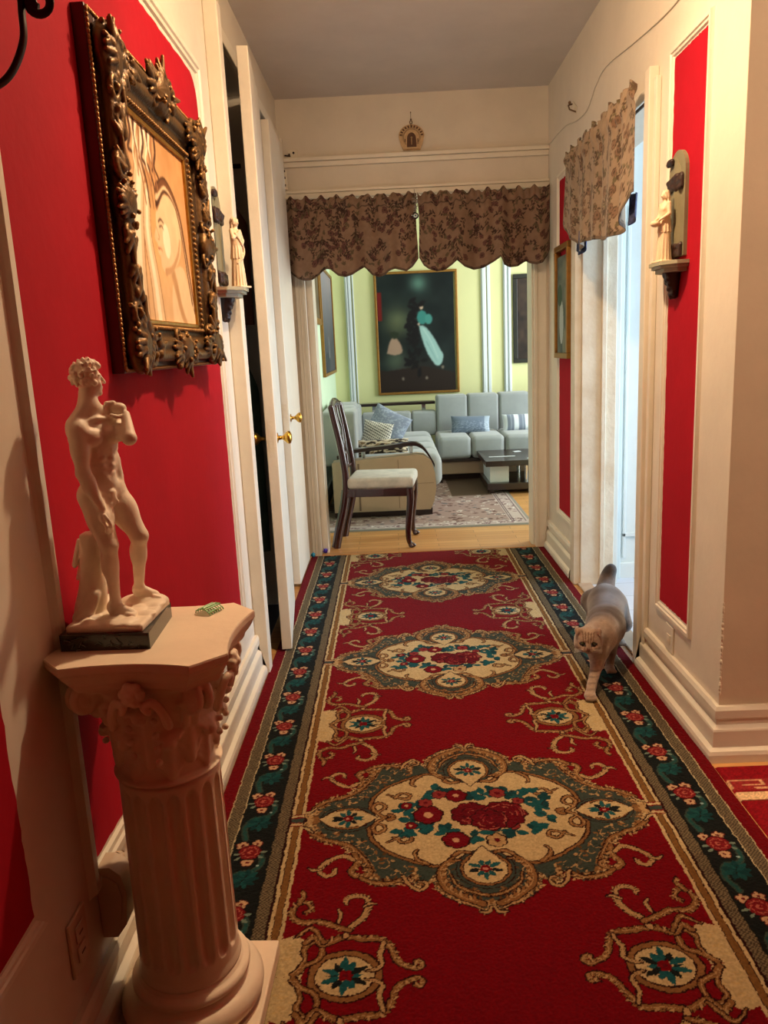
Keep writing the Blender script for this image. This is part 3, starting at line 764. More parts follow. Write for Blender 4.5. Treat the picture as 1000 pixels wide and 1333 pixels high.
# living-room rug
def build_rug3():
    c = Canvas(-.58, 1.02, 5.70, 8.0, .008, (150,128,118)); r = random.Random(8)
    for k in range(900):
        x = r.uniform(-.58, .9); y = r.uniform(5.85, 8.0); c.flower(x, y, r.uniform(.012, .028), r.choice([(178,160,150),(120,92,86),(196,184,172),(110,104,104),(96,70,62)]), (90,70,66), 5, r.random())
    for (a, b, col) in ((.86,.99,(176,160,150)), (.99,1.02,(126,122,110))): c.rect(a, b, 5.7, 8, col)
    for (a, b, col) in ((5.70,5.74,(126,122,110)), (5.74,5.86,(172,156,148))): c.rect(-.6, 1.02, a, b, col)
    for k in range(260):
        x, y = (r.uniform(.88, .97), r.uniform(5.8, 8)) if k % 2 else (r.uniform(-.58, .95), r.uniform(5.76, 5.84))
        c.flower(x, y, .014, r.choice([(110,84,84),(210,200,190),(130,100,104)]), (90,70,66), 4, r.random())
    for a in (.865, .885, .975): c.rect(a-.004, a+.004, 5.80, 8, (92,72,74))
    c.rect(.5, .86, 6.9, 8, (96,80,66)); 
    m = mat('flat_rug_weave', (255,255,255), .95, attr=True, spec=.1)
    o = c.plane('living_room_rug', m, lambda X, Y: np.stack([X, Y, np.where((X > 1.008) | (Y < 5.712), .0008, .008+0*X)], 1))
    tag(o, 'muted taupe patterned rug on the living room parquet under the sofa corner', 'rug')
build_rug3()
# ================================================================== ornate picture on the left wall
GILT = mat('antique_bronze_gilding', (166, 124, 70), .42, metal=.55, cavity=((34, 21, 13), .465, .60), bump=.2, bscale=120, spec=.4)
GOLDL = mat('gold_liner', (196, 146, 62), .35, metal=.8, noise=.3, nscale=40)
MAHO = mat('dark_mahogany', (70, 20, 16), .35, noise=.3, nscale=12, coat=.2)
PRINTM = mat('printed_canvas', (255, 255, 255), .6, attr=True, spec=.2)
Y0, Y1, Z0, Z1 = 1.774, 2.670, 1.316, 2.066
def ornate_picture():
    t = thing('framed_picture', (LX, (Y0+Y1)/2, Z0), 'large sepia print in a heavy carved bronze-gilt frame on the red left wall', 'picture')
    off = Vector((-LX, -(Y0+Y1)/2, -Z0))
    def put(o): o.location = off; o.parent = t; return o
    b = MB()
    for (a, c, d, e) in ((Y0, Y0+.05, Z0, Z1), (Y1-.05, Y1, Z0, Z1), (Y0+.05, Y1-.05, Z0, Z0+.05), (Y0+.05, Y1-.05, Z1-.05, Z1)): b.box(LX, LX+.030, a, c, d, e)
    b.box(LX, LX+.006, Y0+.04, Y1-.04, Z0+.04, Z1-.04)
    put(b.build('back_frame', MAHO, bevel=.003))
    b = MB()                                        # little rope of gilt beads around the rear frame
    def beads(p, q):
        L = (Vector(q)-Vector(p)).length; n = int(L/.0105)
        for i in range(n):
            c = Vector(p).lerp(Vector(q), (i+.5)/n); b.ball(tuple(c), .0052, 4, sc=(.9, .9, 1.2) if p[1] == q[1] else (.9, 1.2, .9))
    x = LX+.031; e = .006
    beads((x, Y0+e, Z0+e), (x, Y0+e, Z1-e)); beads((x, Y1-e, Z0+e), (x, Y1-e, Z1-e)); beads((x, Y0+e, Z0+e), (x, Y1-e, Z0+e)); beads((x, Y0+e, Z1-e), (x, Y1-e, Z1-e))
    put(b.build('bead_trim', GILT))
    # carved body
    A0, A1, B0, B1 = 1.862, 2.515, 1.430, 1.930     # opening
    C = Clay((LX+.004, Y0-.02, Z0-.045), (LX+.125, Y1+.085, Z1+.075), .0030)
    X = LX
    my0, my1, mz0, mz1 = Y0+.035, Y1-.015, Z0+.022, Z1-.030   # outer edge of carved body
    def bar(y0, y1, z0, z1, x1, k=.004): C.box(((X+.006+x1)/2, (y0+y1)/2, (z0+z1)/2), ((x1-X-.006)/2, (y1-y0)/2, (z1-z0)/2), k=k, rnd=.004)
    h = X+.034
    bar(my0, A0, mz0, mz1, h); bar(A1, my1, mz0, mz1, h); bar(my0, my1, mz0, B0, h); bar(my0, my1, B1, mz1, h)
    def ring(o, r, x, k=.003):
        for (p, q) in (((my0+o, mz0+o), (my0+o, mz1-o)), ((my1-o, mz0+o), (my1-o, mz1-o)), ((my0+o, mz0+o), (my1-o, mz0+o)), ((my0+o, mz1-o), (my1-o, mz1-o))):
            C.cap((x, *p), (x, *q), r, k=k)
    ring(.014, .015, X+.042); ring(.044, .018, X+.034, .010)
    for (p, q) in (((A0-.008, B0-.008), (A0-.008, B1+.008)), ((A1+.008, B0-.008), (A1+.008, B1+.008)), ((A0-.008, B0-.008), (A1+.008, B0-.008)), ((A0-.008, B1+.008), (A1+.008, B1+.008))):
        C.cap((X+.032, *p), (X+.032, *q), .006, k=.002)
        L = math.dist(p, q); n = int(L/.016)
        for i in range(n+1):
            u = i/n; C.ell((X+.040, p[0]+(q[0]-p[0])*u, p[1]+(q[1]-p[1])*u), (.005, .006, .006), k=.001)
    r = random.Random(21)
    def spiral(cy, cz, R, a0, turns, rad, sy=1, sz=1, x=.05, hw=.0):
        n = int(14*turns)+4; pts = []
        for i in range(n+1):
            u = i/n; a = a0+turns*2*pi*u; q = R*(1-u)**1.15+.004
            pts.append((X+x+hw*u, cy+sy*q*cos(a), cz+sz*q*sin(a)))
        for i in range(n): C.cap(pts[i], pts[i+1], rad*(1-.6*i/n), rad*(1-.6*(i+1)/n), k=.002)
        C.ell(pts[-1], (.009, .009, .009), k=.002)
    def leaf(y, z, dy, dz, L, lift=.022, n=5, spread=.62, rad=.0108, x=.040):
        a = math.atan2(dz, dy)
        for i in range(n):
            f = (i-(n-1)/2)/((n-1)/2); b_ = a+f*spread; l = L*(1-.35*abs(f))
            p0 = (X+x, y, z); p1 = (X+x+lift*.8, y+cos(b_)*l*.55, z+sin(b_)*l*.55); p2 = (X+x+lift*(.7 if f else 1.1), y+cos(b_)*l, z+sin(b_)*l)
            C.cap(p0, p1, rad*.7, rad, k=.003); C.cap(p1, p2, rad, rad*.45, k=.002)
            C.cap((p0[0]+.006, p0[1], p0[2]), (p1[0]+.004, p1[1], p1[2]), .0022, k=.001, cut=True)
    def corner(cy, cz, sy, sz):
        Lf = lambda p, q, dp, dq, L, **k: leaf(cy+sy*p, cz+sz*q, sy*dp, sz*dq, L, **k)
        Sp = lambda p, q, R, a, tn, rad, **k: spiral(cy+sy*p, cz+sz*q, R, a, tn, rad, sy, sz, **k)
        C.ell((X+.045, cy+sy*.045, cz+sz*.045), (.026, .062, .062), k=.012)
        Lf(.055, .055, -1, -1, .085, n=7, spread=1.2, lift=.030); Lf(.06, .06, 1, .1, .10, n=5); Lf(.06, .06, .1, 1, .10, n=5)
        Lf(.035, .035, -1, .2, .055, n=3); Lf(.035, .035, .2, -1, .055, n=3)
        Sp(.115, .030, .034, 2.2, 1.4, .009, x=.050, hw=.012); Sp(.030, .115, .034, -.6, 1.4, .009, x=.050, hw=.012)
        Sp(.095, .085, .024, 0, 1.3, .007, x=.046, hw=.010)
        Lf(.14, .035, 1, .3, .07, n=5, spread=.6); Lf(.035, .14, .3, 1, .07, n=5, spread=.6)
        for k in range(16): C.ell((X+.052+r.random()*.018, cy+sy*r.uniform(-.01, .15), cz+sz*r.uniform(-.01, .10)), (.006, .006, .006), k=.002)
        for k in range(10): C.ell((X+.050+r.random()*.014, cy+sy*r.uniform(-.01, .09), cz+sz*r.uniform(.08, .16)), (.006, .006, .006), k=.002)
    for (cy, cz, sy, sz) in ((my0-.006, mz0-.010, 1, 1), (my1+.010, mz0-.006, -1, 1), (my0-.006, mz1+.004, 1, -1), (my1+.010, mz1+.008, -1, -1)): corner(cy, cz, sy, sz)
    def middle(cy, cz, ay, az, big=1.0):
        # (ay,az): unit direction along the side ; outward perpendicular computed from the frame centre
        oy, oz = (0, 1 if cz > 1.7 else -1) if ay else (1 if cy > 2.2 else -1, 0)
        C.ell((X+.048, cy, cz), (.026, .050*big, .046*big), k=.012)
        leaf(cy, cz, oy, oz, .075*big, n=7, spread=.85, lift=.024)
        for s in (-1, 1):
            leaf(cy+s*ay*.05, cz+s*az*.05, s*ay+.2*oy, s*az+.2*oz, .085*big, n=5, spread=.6)
            spiral(cy+s*ay*.075*big+oy*.012, cz+s*az*.075*big+oz*.012, .032*big, 1.2*s, 1.4, .009, x=.05, hw=.012)
            spiral(cy+s*ay*.045*big-oy*.030, cz+s*az*.045*big-oz*.030, .020*big, -1.2*s, 1.2, .0065, x=.046, hw=.008)
        for k in range(16): C.ell((X+.058+r.random()*.016, cy+r.uniform(-.06, .06)*(1 if ay else .6), cz+r.uniform(-.06, .06)*(1 if az else .6)), (.006, .006, .006), k=.002)
    middle((my0+my1)/2, mz1-.010, 1, 0, 1.15); middle((my0+my1)/2, mz0+.028, 1, 0, 1.0)
    middle(my0+.030, (mz0+mz1)/2, 0, 1, .95); middle(my1-.025, (mz0+mz1)/2, 0, 1, 1.1)
    leaf(my1-.03, (mz0+mz1)/2-.13, 0, -1, .09, n=5); leaf(my1-.03, (mz0+mz1)/2+.13, 0, 1, .09, n=5)
    leaf(my0+.03, (mz0+mz1)/2-.12, 0, -1, .07, n=5); leaf(my0+.03, (mz0+mz1)/2+.12, 0, 1, .07, n=5)
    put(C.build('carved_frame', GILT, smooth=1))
    b = MB()
    for (a, c, d, e) in ((A0-.001, A0+.012, B0, B1), (A1-.012, A1+.001, B0, B1), (A0, A1, B0, B0+.012), (A0, A1, B1-.012, B1)): b.box(X+.010, X+.032, a, c, d, e)
    put(b.build('gilt_liner', GOLDL, bevel=.003))
    # print: soft sepia study, profile with waving hair beside raised forearms
    c = Canvas(A0, A1, B0, B1, .0028, (214, 186, 146))
    XX, YY = np.meshgrid(c.X, c.Y, indexing='ij'); u = (XX-A0)/(A1-A0); v = (YY-B0)/(B1-B0)
    base = np.stack([216-30*v+0*u, 184-40*v-8*u, 142-44*v-12*u], -1); n = vnoise(XX, YY, 9, 3)[..., None]
    c.A[:] = base-26*(n-.5)+np.array([24, 18, 6])*np.exp(-((u-.45)**2+(v-.45)**2)/.06)[..., None]
    S = lambda p: [(A0+a*(A1-A0), B0+b_*(B1-B0)) for a, b_ in p]
    SK, SH, DKB, HL = (226, 198, 158), (158, 112, 74), (70, 40, 24), (248, 234, 206)
    for w, cc in ((.120, SH), (.105, SK), (.05, HL)): c.stroke(S([(.18,.0),(.20,.30),(.26,.60),(.36,.86),(.42,1.0)]), w*.9, w*.6, cc)
    for w, cc in ((.100, SH), (.088, SK), (.035, HL)): c.stroke(S([(.40,.0),(.38,.22),(.34,.45),(.38,.66)]), w, w*.5, cc)
    for k in range(4): c.stroke(S([(.30+.045*k,.80),(.34+.05*k,.72),(.36+.05*k,.60)]), .012, .008, DKB if k % 2 else SH)
    c.poly([tuple(p) for p in catmull(S([(.60,-.02),(.60,.12),(.64,.24),(.70,.32),(.84,.34),(.93,.20),(1.0,.08),(1.0,-.02)]), 6)], SK)
    for w, cc in ((.05, (204, 166, 122)), (.03, (190, 148, 104))): c.stroke(S([(.66,.28),(.70,.20),(.74,.10),(.82,.0)]), w, w*.6, cc)
    S0 = S; S = lambda p: S0([(.90-(.90-a)*1.34, b_*1.06-.02) for a, b_ in p])
    c.poly([tuple(p) for p in catmull(S([(.62,.62),(.585,.56),(.575,.50),(.545,.44),(.575,.415),(.570,.38),(.595,.355),(.60,.31),(.66,.275),(.76,.33),(.84,.42),(.86,.56),(.80,.66),(.70,.70),(.62,.62)]), 6)], SK)
    c.stroke(S([(.64,.29),(.72,.32),(.80,.40),(.84,.48)]), .020, .012, (196, 154, 112)); c.ell(*S([(.68,.45)])[0], .035, .045, HL)
    c.stroke(S([(.605,.53),(.63,.545),(.66,.535)]), .006, .004, DKB); c.stroke(S([(.61,.505),(.635,.515),(.655,.50)]), .005, .003, DKB); c.stroke(S([(.578,.395),(.605,.398),(.62,.390)]), .005, .003, (170,92,60)); c.stroke(S([(.575,.50),(.60,.45),(.585,.44)]), .003, .002, SH)
    for k in range(24):
        q = (k*7 % 24)/23; a = r.uniform(-.02, .02)
        c.stroke(S([(.60+.02*q,.62+.07*q+a),(.70+.03*q,.72+.02*q+a),(.82+.04*q,.66-.02*q),(.88+.03*q,.50-.08*q+a),(.90+.05*q,.34-.12*q),(.93+.05*q,.18-.1*q+a)]), .019, .008, (SH, DKB, SK, (110,70,42))[k % 4])
    S = S0
    for k in range(20):
        q = k/19; x0 = .03+.52*q
        c.stroke(S([(x0,1.0),(x0+.03*sin(k),.90),(x0-.03*cos(k),.82),(x0+.02,.76+.05*sin(2*k))]), .018, .008, (SH, DKB, HL)[k % 3])
    k_ = vnoise(XX, YY, 40, 5)[..., None]; c.A += 10*(k_-.5)
    for _ in range(2): c.A[1:-1, 1:-1] = (c.A[:-2, 1:-1]+c.A[2:, 1:-1]+c.A[1:-1, :-2]+c.A[1:-1, 2:]+2*c.A[1:-1, 1:-1])/6
    put(c.plane('print', PRINTM, lambda P, Q: np.stack([np.full_like(P, X+.024), P, Q], 1)))
ornate_picture()

# ================================================================== pedestal
PLAST = mat('blush_plaster', (243, 222, 194), .55, noise=.12, nscale=5, bump=.08, bscale=60)
def pedestal():
    t = thing('pedestal', (-.463, 1.385, 0), 'blush plaster pedestal with a fluted shaft and leafy capital carrying the statuette', 'pedestal', rz=radians(-2.0))
    b = MB(); b.box(-.150, .150, -.150, .150, .0145, .050); b.build('plinth', PLAST, t, bevel=.004)
    b = MB()
    prof = [(.05, .050), (.138, .050)]+[(.118+.026*cos(a), .076+.026*sin(a)) for a in np.linspace(-pi/2+.2, pi/2, 12)]+[(.116, .103), (.113, .108), (.112, .113)]+[(.106+.013*cos(a), .124+.011*sin(a)) for a in np.linspace(-pi/2, pi/2, 8)]+[(.104, .137), (.101, .145), (.05, .145)]
    b.lathe(prof, n=96); b.build('base', PLAST, t)
    N = 18
    def rad(a, z, r):
        w = 2*pi/N; u = ((a/w) % 1.0); lo, hi = .185, .560
        if r < .08: return r
        hw = .36
        e = 0
        # round-ended flutes
        du = abs(u-.5)
        if lo < z < hi and du < hw:
            cap_ = .018; zz = 0
            if z < lo+cap_: zz = (lo+cap_-z)/cap_
            if z > hi-cap_: zz = (z-hi+cap_)/cap_
            q = (du/hw)**2+zz**2
            if q < 1: e = .0125*math.sqrt(1-q)
        return r-e
    prof = [(.05, .145), (.102, .145), (.102, .150), (.0985, .158)]+[(.0985-.003*(z-.16)/.42, z) for z in ([.165+.004*i for i in range(14)]+[.23+.02*i for i in range(15)]+[.530+.004*i for i in range(11)])]+[(.0955, .576), (.05, .576)]
    b = MB(); b.lathe(prof, n=N*18, rad=rad); b.build('fluted_shaft', PLAST, t)
    # capital
    C = Clay((-.185, -.185, .565), (.185, .185, .835), .0026)
    C.ell((0, 0, .585), (.103, .103, .012), k=.004)
    C.cap((0, 0, .585), (0, 0, .68), .086, .098, k=.006); C.cap((0, 0, .68), (0, 0, .775), .098, .118, k=.01)
    C.box((0, 0, .795), (.118, .118, .020), k=.015, rnd=.01)
    r = random.Random(2)
    def leaf(a, r0, z0, H, out, w):
        ca, sa = cos(a), sin(a); pts = []
        for i in range(9):
            u = i/8; rr = r0+out*(u**2.2); z = z0+H*math.sin(min(1, u*1.12)*pi/2)-(.016*max(0, u-.8)*5)*.6; pts.append((rr, z))
        for i in range(8):
            (ra, za), (rb, zb) = pts[i], pts[i+1]; C.cap((ra*ca, ra*sa, za), (rb*ca, rb*sa, zb), .009, .010, k=.004)
            wv = w*math.sin(pi*(.25+.65*(i/8)))
            for s in (-1, 1):
                for q in (.45, .95):
                    aa = a+s*q*wv/rb
                    C.cap((ra*.99*ca, ra*.99*sa, za), (rb*cos(aa), rb*sin(aa), zb+.004), .007, .006, k=.003)
        C.ell((pts[-1][0]*ca, pts[-1][0]*sa, pts[-1][1]-.006), (.013, .013, .010), k=.004)
    for i in range(8): leaf(2*pi*i/8+pi/8, .090, .600, .085, .018, .030)
    for i in range(8): leaf(2*pi*i/8, .095, .625, .120, .028, .026)
    for i in range(4):
        a = pi/4+i*pi/2; ca, sa = cos(a), sin(a)
        # corner volutes: spiral in the vertical diagonal plane
        for s in (-1, 1):
            pts = []
            for j in range(26):
                u = j/25; ang = pi/2-u*3.4*pi; q = .030*(1-u)+.004
                pts.append((.146+q*cos(ang)*.7-.0, .764+q*.75*sin(ang)))
            px, py = -sa*s*.010, ca*s*.010
            P = [((.105)*ca+px, .105*sa+py, .70), (.120*ca+px, .120*sa+py, .745), (.140*ca+px, .140*sa+py, .790)]+[(x*ca+px, x*sa+py, z) for x, z in pts]
            for j in range(len(P)-1): C.cap(P[j], P[j+1], .008, .0075, k=.002)
        C.cap((.146*ca, .146*sa, .766), (.100*ca, .100*sa, .76), .012, .022, k=.006)
    for i in range(4):
        a = i*pi/2; ca, sa = cos(a), sin(a)
        for j in range(6): C.ell((.142*ca-sa*.014*cos(j), .142*sa+ca*.014*cos(j), .785+.014*sin(j)), (.010, .010, .010), k=.003)
        C.ell((.148*ca, .148*sa, .785), (.010, .010, .010), k=.001)
        for s in (-1, 1):   # small inner scrolls
            P = [(.118*ca-sa*s*.05, .118*sa+ca*s*.05, .715), (.128*ca-sa*s*.045, .128*sa+ca*s*.045, .745), (.137*ca-sa*s*.032, .137*sa+ca*s*.032, .768), (.140*ca-sa*s*.018, .140*sa+ca*s*.018, .762), (.138*ca-sa*s*.024, .138*sa+ca*s*.024, .750)]
            C.path(P, .008, .006, k=.002)
        for k in range(8): C.ell(((.112+.012*k/8)*cos(a+.20*(-1)**k), (.112+.012*k/8)*sin(a+.20*(-1)**k), .64+.014*k), (.007, .007, .007), k=.002)
    C.build('capital', PLAST, t)
    hw, c = .165, .112; P = []
    for i in range(4):
        R = Matrix.Rotation(i*pi/2, 2)
        side = [(hw, -c)]+[(hw-.016*(1-((y)/c)**2), y) for y in np.linspace(-c, c, 13)[1:-1]]+[(hw, c)]
        P += [tuple(R @ Vector(p)) for p in side]
    b = MB()
    sc = lambda k: [(x*k, y*k) for x, y in P]; n = len(P); L = [(.84, .790), (.87, .796), (.885, .804), (.93, .812), (.975, .824), (.98, .828), (1.0, .831), (1.0, .842), (.993, .845)]
    vs = [(x, y, z) for k, z in L for x, y in sc(k)]
    b.add(vs, [(j*n+i, j*n+(i+1) % n, (j+1)*n+(i+1) % n, (j+1)*n+i) for j in range(len(L)-1) for i in range(n)])
    b.add(vs[:n], [list(range(n))[::-1]]); b.add(vs[-n:], [list(range(n))])
    b.build('abacus', PLAST, t)
pedestal()

# ================================================================== classical statuette on the pedestal
STAT = mat('cast_marble_resin', (246, 230, 206), .5, noise=.10, nscale=25, bump=.05, bscale=120)
VEIN = mat('dark_green_veined_marble', (34, 42, 36), .22, rgb2=(18, 24, 22), nscale=14, coat=.3)
def statuette():
    O = Vector((-.527, 1.390, .845))
    t = thing('statuette', tuple(O), 'cream classical statuette of a standing nude man on a veined marble base', 'statue')
    b = MB(); P = [(-.608, 1.306), (-.447, 1.303), (-.455, 1.474), (-.612, 1.478)]
    b.prism(P, 'z', .845, .875); o = b.build('marble_base', VEIN, bevel=.0015); o.location = -O; o.parent = t
    b = MB(); rr = random.Random(9)
    for k in range(22):      # pale chips and veins in the marble
        x = rr.uniform(-.60, -.455); z = rr.uniform(.848, .872); b.tube([(x, 1.3028, z), (x+rr.uniform(-.008, .008), 1.3026, z+rr.uniform(-.005, .005)), (x+rr.uniform(-.012, .012), 1.3028, z+rr.uniform(-.006, .006))], .0006, 4)
    PV = mat('pale_marble_vein', (120, 126, 112), .4); o = b.build('front_veins', PV, None); o.location = -O; o.parent = t; b = MB()
    for k in range(16):
        y = rr.uniform(1.31, 1.40)+0; b.ball((-.4478-(y-1.303)*.047, y, rr.uniform(.855, .8745)), rr.uniform(.0012, .0035), 4, sc=(.2, 1.4, .8))
    o = b.build('side_veins', PV, None); o.location = -O; o.parent = t
    C = Clay((-.625, 1.28, .868), (-.43, 1.50, 1.362), .00155)
    l = np.array((.6, .8, 0)); f = np.array((.8, -.6, 0)); up = np.array((0, 0, 1.)); B = np.stack([l, f, up], 1)
    def bx(c, a, bq, z): return np.array(c)+l*a+f*bq+up*z
    # rocky ground
    C.box((-.527, 1.392, .880), (.070, .078, .008), k=.003, rnd=.005, R=[[cos(-.04), -sin(-.04), 0], [sin(-.04), cos(-.04), 0], [0, 0, 1]])
    for k in range(34):
        C.ell((rr.uniform(-.590, -.468), rr.uniform(1.325, 1.460), .887), (rr.uniform(.008, .02), rr.uniform(.008, .02), rr.uniform(.003, .007)), k=.004)
    C.ell((-.50, 1.452, .889), (.045, .024, .013), k=.008); C.ell((-.575, 1.43, .89), (.03, .03, .02), k=.01)
    # tree stump behind the weight-bearing leg
    C.path([(-.584, 1.395, .885), (-.572, 1.392, .93), (-.566, 1.388, .98), (-.562, 1.386, 1.028)], .028, .0165, k=.006, rm=.021)
    C.box((-.562, 1.386, 1.030), (.0155, .0155, .012), k=.005, rnd=.004)
    for k in range(14):
        a = rr.uniform(0, 6.28); z = rr.uniform(.89, .99); C.cap((-.579+.020*cos(a), 1.393+.020*sin(a), z), (-.571+.014*cos(a), 1.390+.014*sin(a), z+.045), .0045, .0035, k=.003)
    C.path([(-.590, 1.36, .888), (-.575, 1.362, .90), (-.560, 1.37, .93)], .012, .008, k=.006)
    # torso
    ch = np.array((-.531, 1.387, 1.205))
    C.ell(ch, (.041, .027, .046), k=.010, R=B); C.ell(bx(ch, 0, -.006, .022), (.042, .020, .024), k=.010, R=B)
    for s in (-1, 1):
        C.ell(bx(ch, s*.0195, .0200, .012), (.0200, .0125, .0165), k=.0025, R=B)
        C.ell(bx(ch, s*.023, .0285, .004), (.0022, .0016, .0022), k=.001, R=B)
        C.cap(bx(ch, s*.030, -.012, .01), bx(ch, s*.022, -.006, -.045), .014, .013, k=.010)      # lats
        C.cap(bx(ch, s*.004-.006, .000, .066), bx(ch, s*.036, -.002, .036), .013, .014, k=.012)          # traps
        C.cap(bx(ch, s*.003, .016, .043), bx(ch, s*.036, .010, .040), .0042, .0042, k=.004)        # collar bones
        for j in range(4): C.cap(bx(ch, s*.014, .0225-.002*j, -.012-.009*j), bx(ch, s*.033, .008, -.004-.010*j), .0028, .0028, k=.003)  # ribs
    wa = np.array((-.5285, 1.389, 1.160))
    C.ell(wa, (.032, .0225, .034), k=.012, R=B)
    for s in (-1, 1):
        for j, z in enumerate((.018, .004, -.010)): C.ell(bx(wa, s*.0085, .0190-.001*j, z), (.0080, .0072, .0068), k=.0018, R=B)
        C.cap(bx(wa, s*.026, .004, .012), bx(wa, s*.030, .004, -.020), .010, .010, k=.006)
        C.cap(bx(wa, s*.030, .008, -.026), bx(wa, s*.006, .0215, -.050), .0050, .0040, k=.004)     # iliac line
    C.ell(bx(wa, 0, .0175, -.024), (.014, .009, .014), k=.008, R=B)
    C.ell(bx(wa, 0, .0275, -.018), (.0016, .003, .0018), k=.001, R=B, cut=True)
    C.cap(bx(wa, 0, .029, .03), bx(wa, 0, .026, -.012), .0012, .001, k=.003, cut=True)
    pe = np.array((-.530, 1.389, 1.122))
    C.ell(pe, (.036, .0245, .027), k=.012, R=B)
    for s in (-1, 1): C.ell(bx(pe, s*.0165, -.0165, -.010), (.0195, .0195, .022), k=.006, R=B)
    # fig leaf
    for a in (-2.2, -1.57, -.95): C.cap(bx(pe, 0, .026, -.010), bx(pe, .012*cos(a), .030, -.012+.014*sin(a)), .0055, .0035, k=.003)
    C.ell(bx(pe, 0, .027, -.006), (.008, .006, .007), k=.004, R=B)
    # neck and head (turned over the left shoulder)
    C.cap((-.540, 1.384, 1.240), (-.535, 1.387, 1.293), .0185, .0155, k=.008)
    C.cap((-.533, 1.372, 1.246), (-.527, 1.380, 1.285), .0040, .0040, k=.005)
    hc = np.array((-.5335, 1.389, 1.317)); g = np.array((.80, .60, 0)); sd = np.array((.60, -.80, 0)); HB = np.stack([sd, g, up], 1)
    hx = lambda a, bq, z: hc+sd*a+g*bq+up*z
    C.ell(hx(0, -.002, .005), (.0195, .0235, .0240), k=.004, R=HB); C.ell(hx(0, .008, -.012), (.0145, .0150, .0190), k=.006, R=HB)
    C.ell(hx(0, .0185, -.025), (.0060, .0050, .0055), k=.004, R=HB)                       # chin
    C.cap(hx(0, .0225, .004), hx(0, .0285, -.007), .0026, .0034, k=.002)                  # nose
    for s in (-1, 1):
        C.cap(hx(s*.003, .0215, .006), hx(s*.012, .0175, .006), .0026, .0024, k=.002)     # brow
        C.ell(hx(s*.0072, .0195, .0005), (.0030, .0022, .0020), k=.001, R=HB)             # eye
        C.ell(hx(s*.009, .0165, -.010), (.0050, .0045, .0055), k=.004, R=HB)              # cheek
        C.ell(hx(s*.0185, -.001, -.003), (.0028, .0048, .0068), k=.002, R=HB)             # ear
    C.cap(hx(-.0045, .0222, -.0150), hx(.0045, .0222, -.0150), .0020, k=.0015); C.cap(hx(-.004, .0215, -.0185), hx(.004, .0215, -.0185), .0020, k=.0015)
    C.cap(hx(-.006, .0242, -.0168), hx(.006, .0242, -.0168), .0006, k=.001, cut=True)
    for k in range(120):     # curly hair
        a = rr.uniform(0, 2*pi); e = rr.uniform(-.5, 1.4)
        d = sd*cos(a)*cos(e)+g*sin(a)*cos(e)+up*sin(e)
        fwd = d@g
        if (fwd > .45 and d[2] < .58) or d[2] < -.42: continue
        c0 = hc+up*.004+(sd*(d@sd)*.0225+g*(d@g)*.0262+up*d[2]*.0272)
        q = rr.uniform(.0035, .0062); C.ell(c0, (q, q, q), k=.0012)
        w = rr.uniform(0, 6.28); C.cap(c0, c0+(sd*cos(w)+up*sin(w))*.006, .0035, .0025, k=.001)
    # right arm hanging, hand against the thigh
    rs, re, rw, rh = [np.array(p) for p in ((-.5475, 1.352, 1.232), (-.5425, 1.342, 1.157), (-.5185, 1.343, 1.096), (-.5150, 1.344, 1.070))]
    C.ell(rs+up*-.002, (.0185, .0185, .020), k=.010); C.cap(rs, re, .0160, .0118, k=.006); C.ell((rs+re)/2+f*.004+up*.004, (.0130, .0130, .024), k=.008)
    C.ell((rs+re)/2-f*.004+up*.006, (.0130, .0130, .026), k=.008)
    C.cap(re, rw, .0122, .0074, k=.006); C.ell(re*.7+rw*.3, (.0122, .0122, .017), k=.008)
    C.ell(rh+up*.008, (.0080, .0105, .0125), k=.005)
    for j, (dy, L) in enumerate(((-.0085, .017), (-.003, .020), (.0025, .019), (.0078, .015))):
        a = rh+np.array((.001, dy, 0)); m_ = a+np.array((.004, 0, -L*.5)); e = m_+np.array((-.002, .001, -L*.5)); C.cap(a, m_, .0034, .0031, k=.001); C.cap(m_, e, .0031, .0024, k=.001)
    C.path([rh+np.array((.004, -.010, .012)), rh+np.array((.011, -.012, .002)), rh+np.array((.012, -.008, -.009))], .0036, .0027, k=.0015)
    # left arm raised to the shoulder
    ls, le, lw, lh = [np.array(p) for p in ((-.507, 1.424, 1.229), (-.4655, 1.372, 1.212), (-.4780, 1.403, 1.251), (-.4985, 1.412, 1.268))]
    C.ell(ls, (.0185, .0185, .0185), k=.010); C.cap(ls, le, .0150, .0120, k=.005); C.ell((ls+le)/2, (.0155, .0155, .0140), k=.008)
    C.cap(le, lw, .0125, .0078, k=.004)
    hd = (lh-lw)/np.linalg.norm(lh-lw); C.ell((lw+lh)/2+hd*.004, (.0140, .0110, .0110), k=.004)
    for j, dz in enumerate((.0045, .001, -.003, -.007)):
        a = lh+np.array((-.001, -.004+.002*j, dz)); m_ = a+np.array((-.010, -.006, .000)); e = m_+np.array((-.003, -.006, -.008)); C.cap(a, m_, .0046, .0040, k=.0022); C.cap(m_, e, .0040, .0030, k=.0015)
    C.path([lw+np.array((-.004, -.006, -.002)), lw+np.array((-.012, -.014, -.002)), lw+np.array((-.020, -.017, .002))], .0036, .0028, k=.0015)
    # legs
    rhp, rk, ra = [np.array(p) for p in ((-.543, 1.371, 1.112), (-.5215, 1.363, 1.023), (-.5245, 1.371, .915))]
    C.cap(rhp, rk, .0265, .0168, k=.010); C.ell(rhp*.6+rk*.4+f*.004, (.0230, .0230, .034), k=.010); C.ell(rk+f*.006, (.0120, .0120, .013), k=.004)
    C.cap(rk, ra, .0150, .0092, k=.006); C.ell(rk*.66+ra*.34-f*.006, (.0150, .0150, .027), k=.008)
    C.ell(ra+up*-.004+l*.008, (.0042, .0042, .0042), k=.003); C.ell(ra+up*-.004-l*.008, (.0042, .0042, .0042), k=.003)
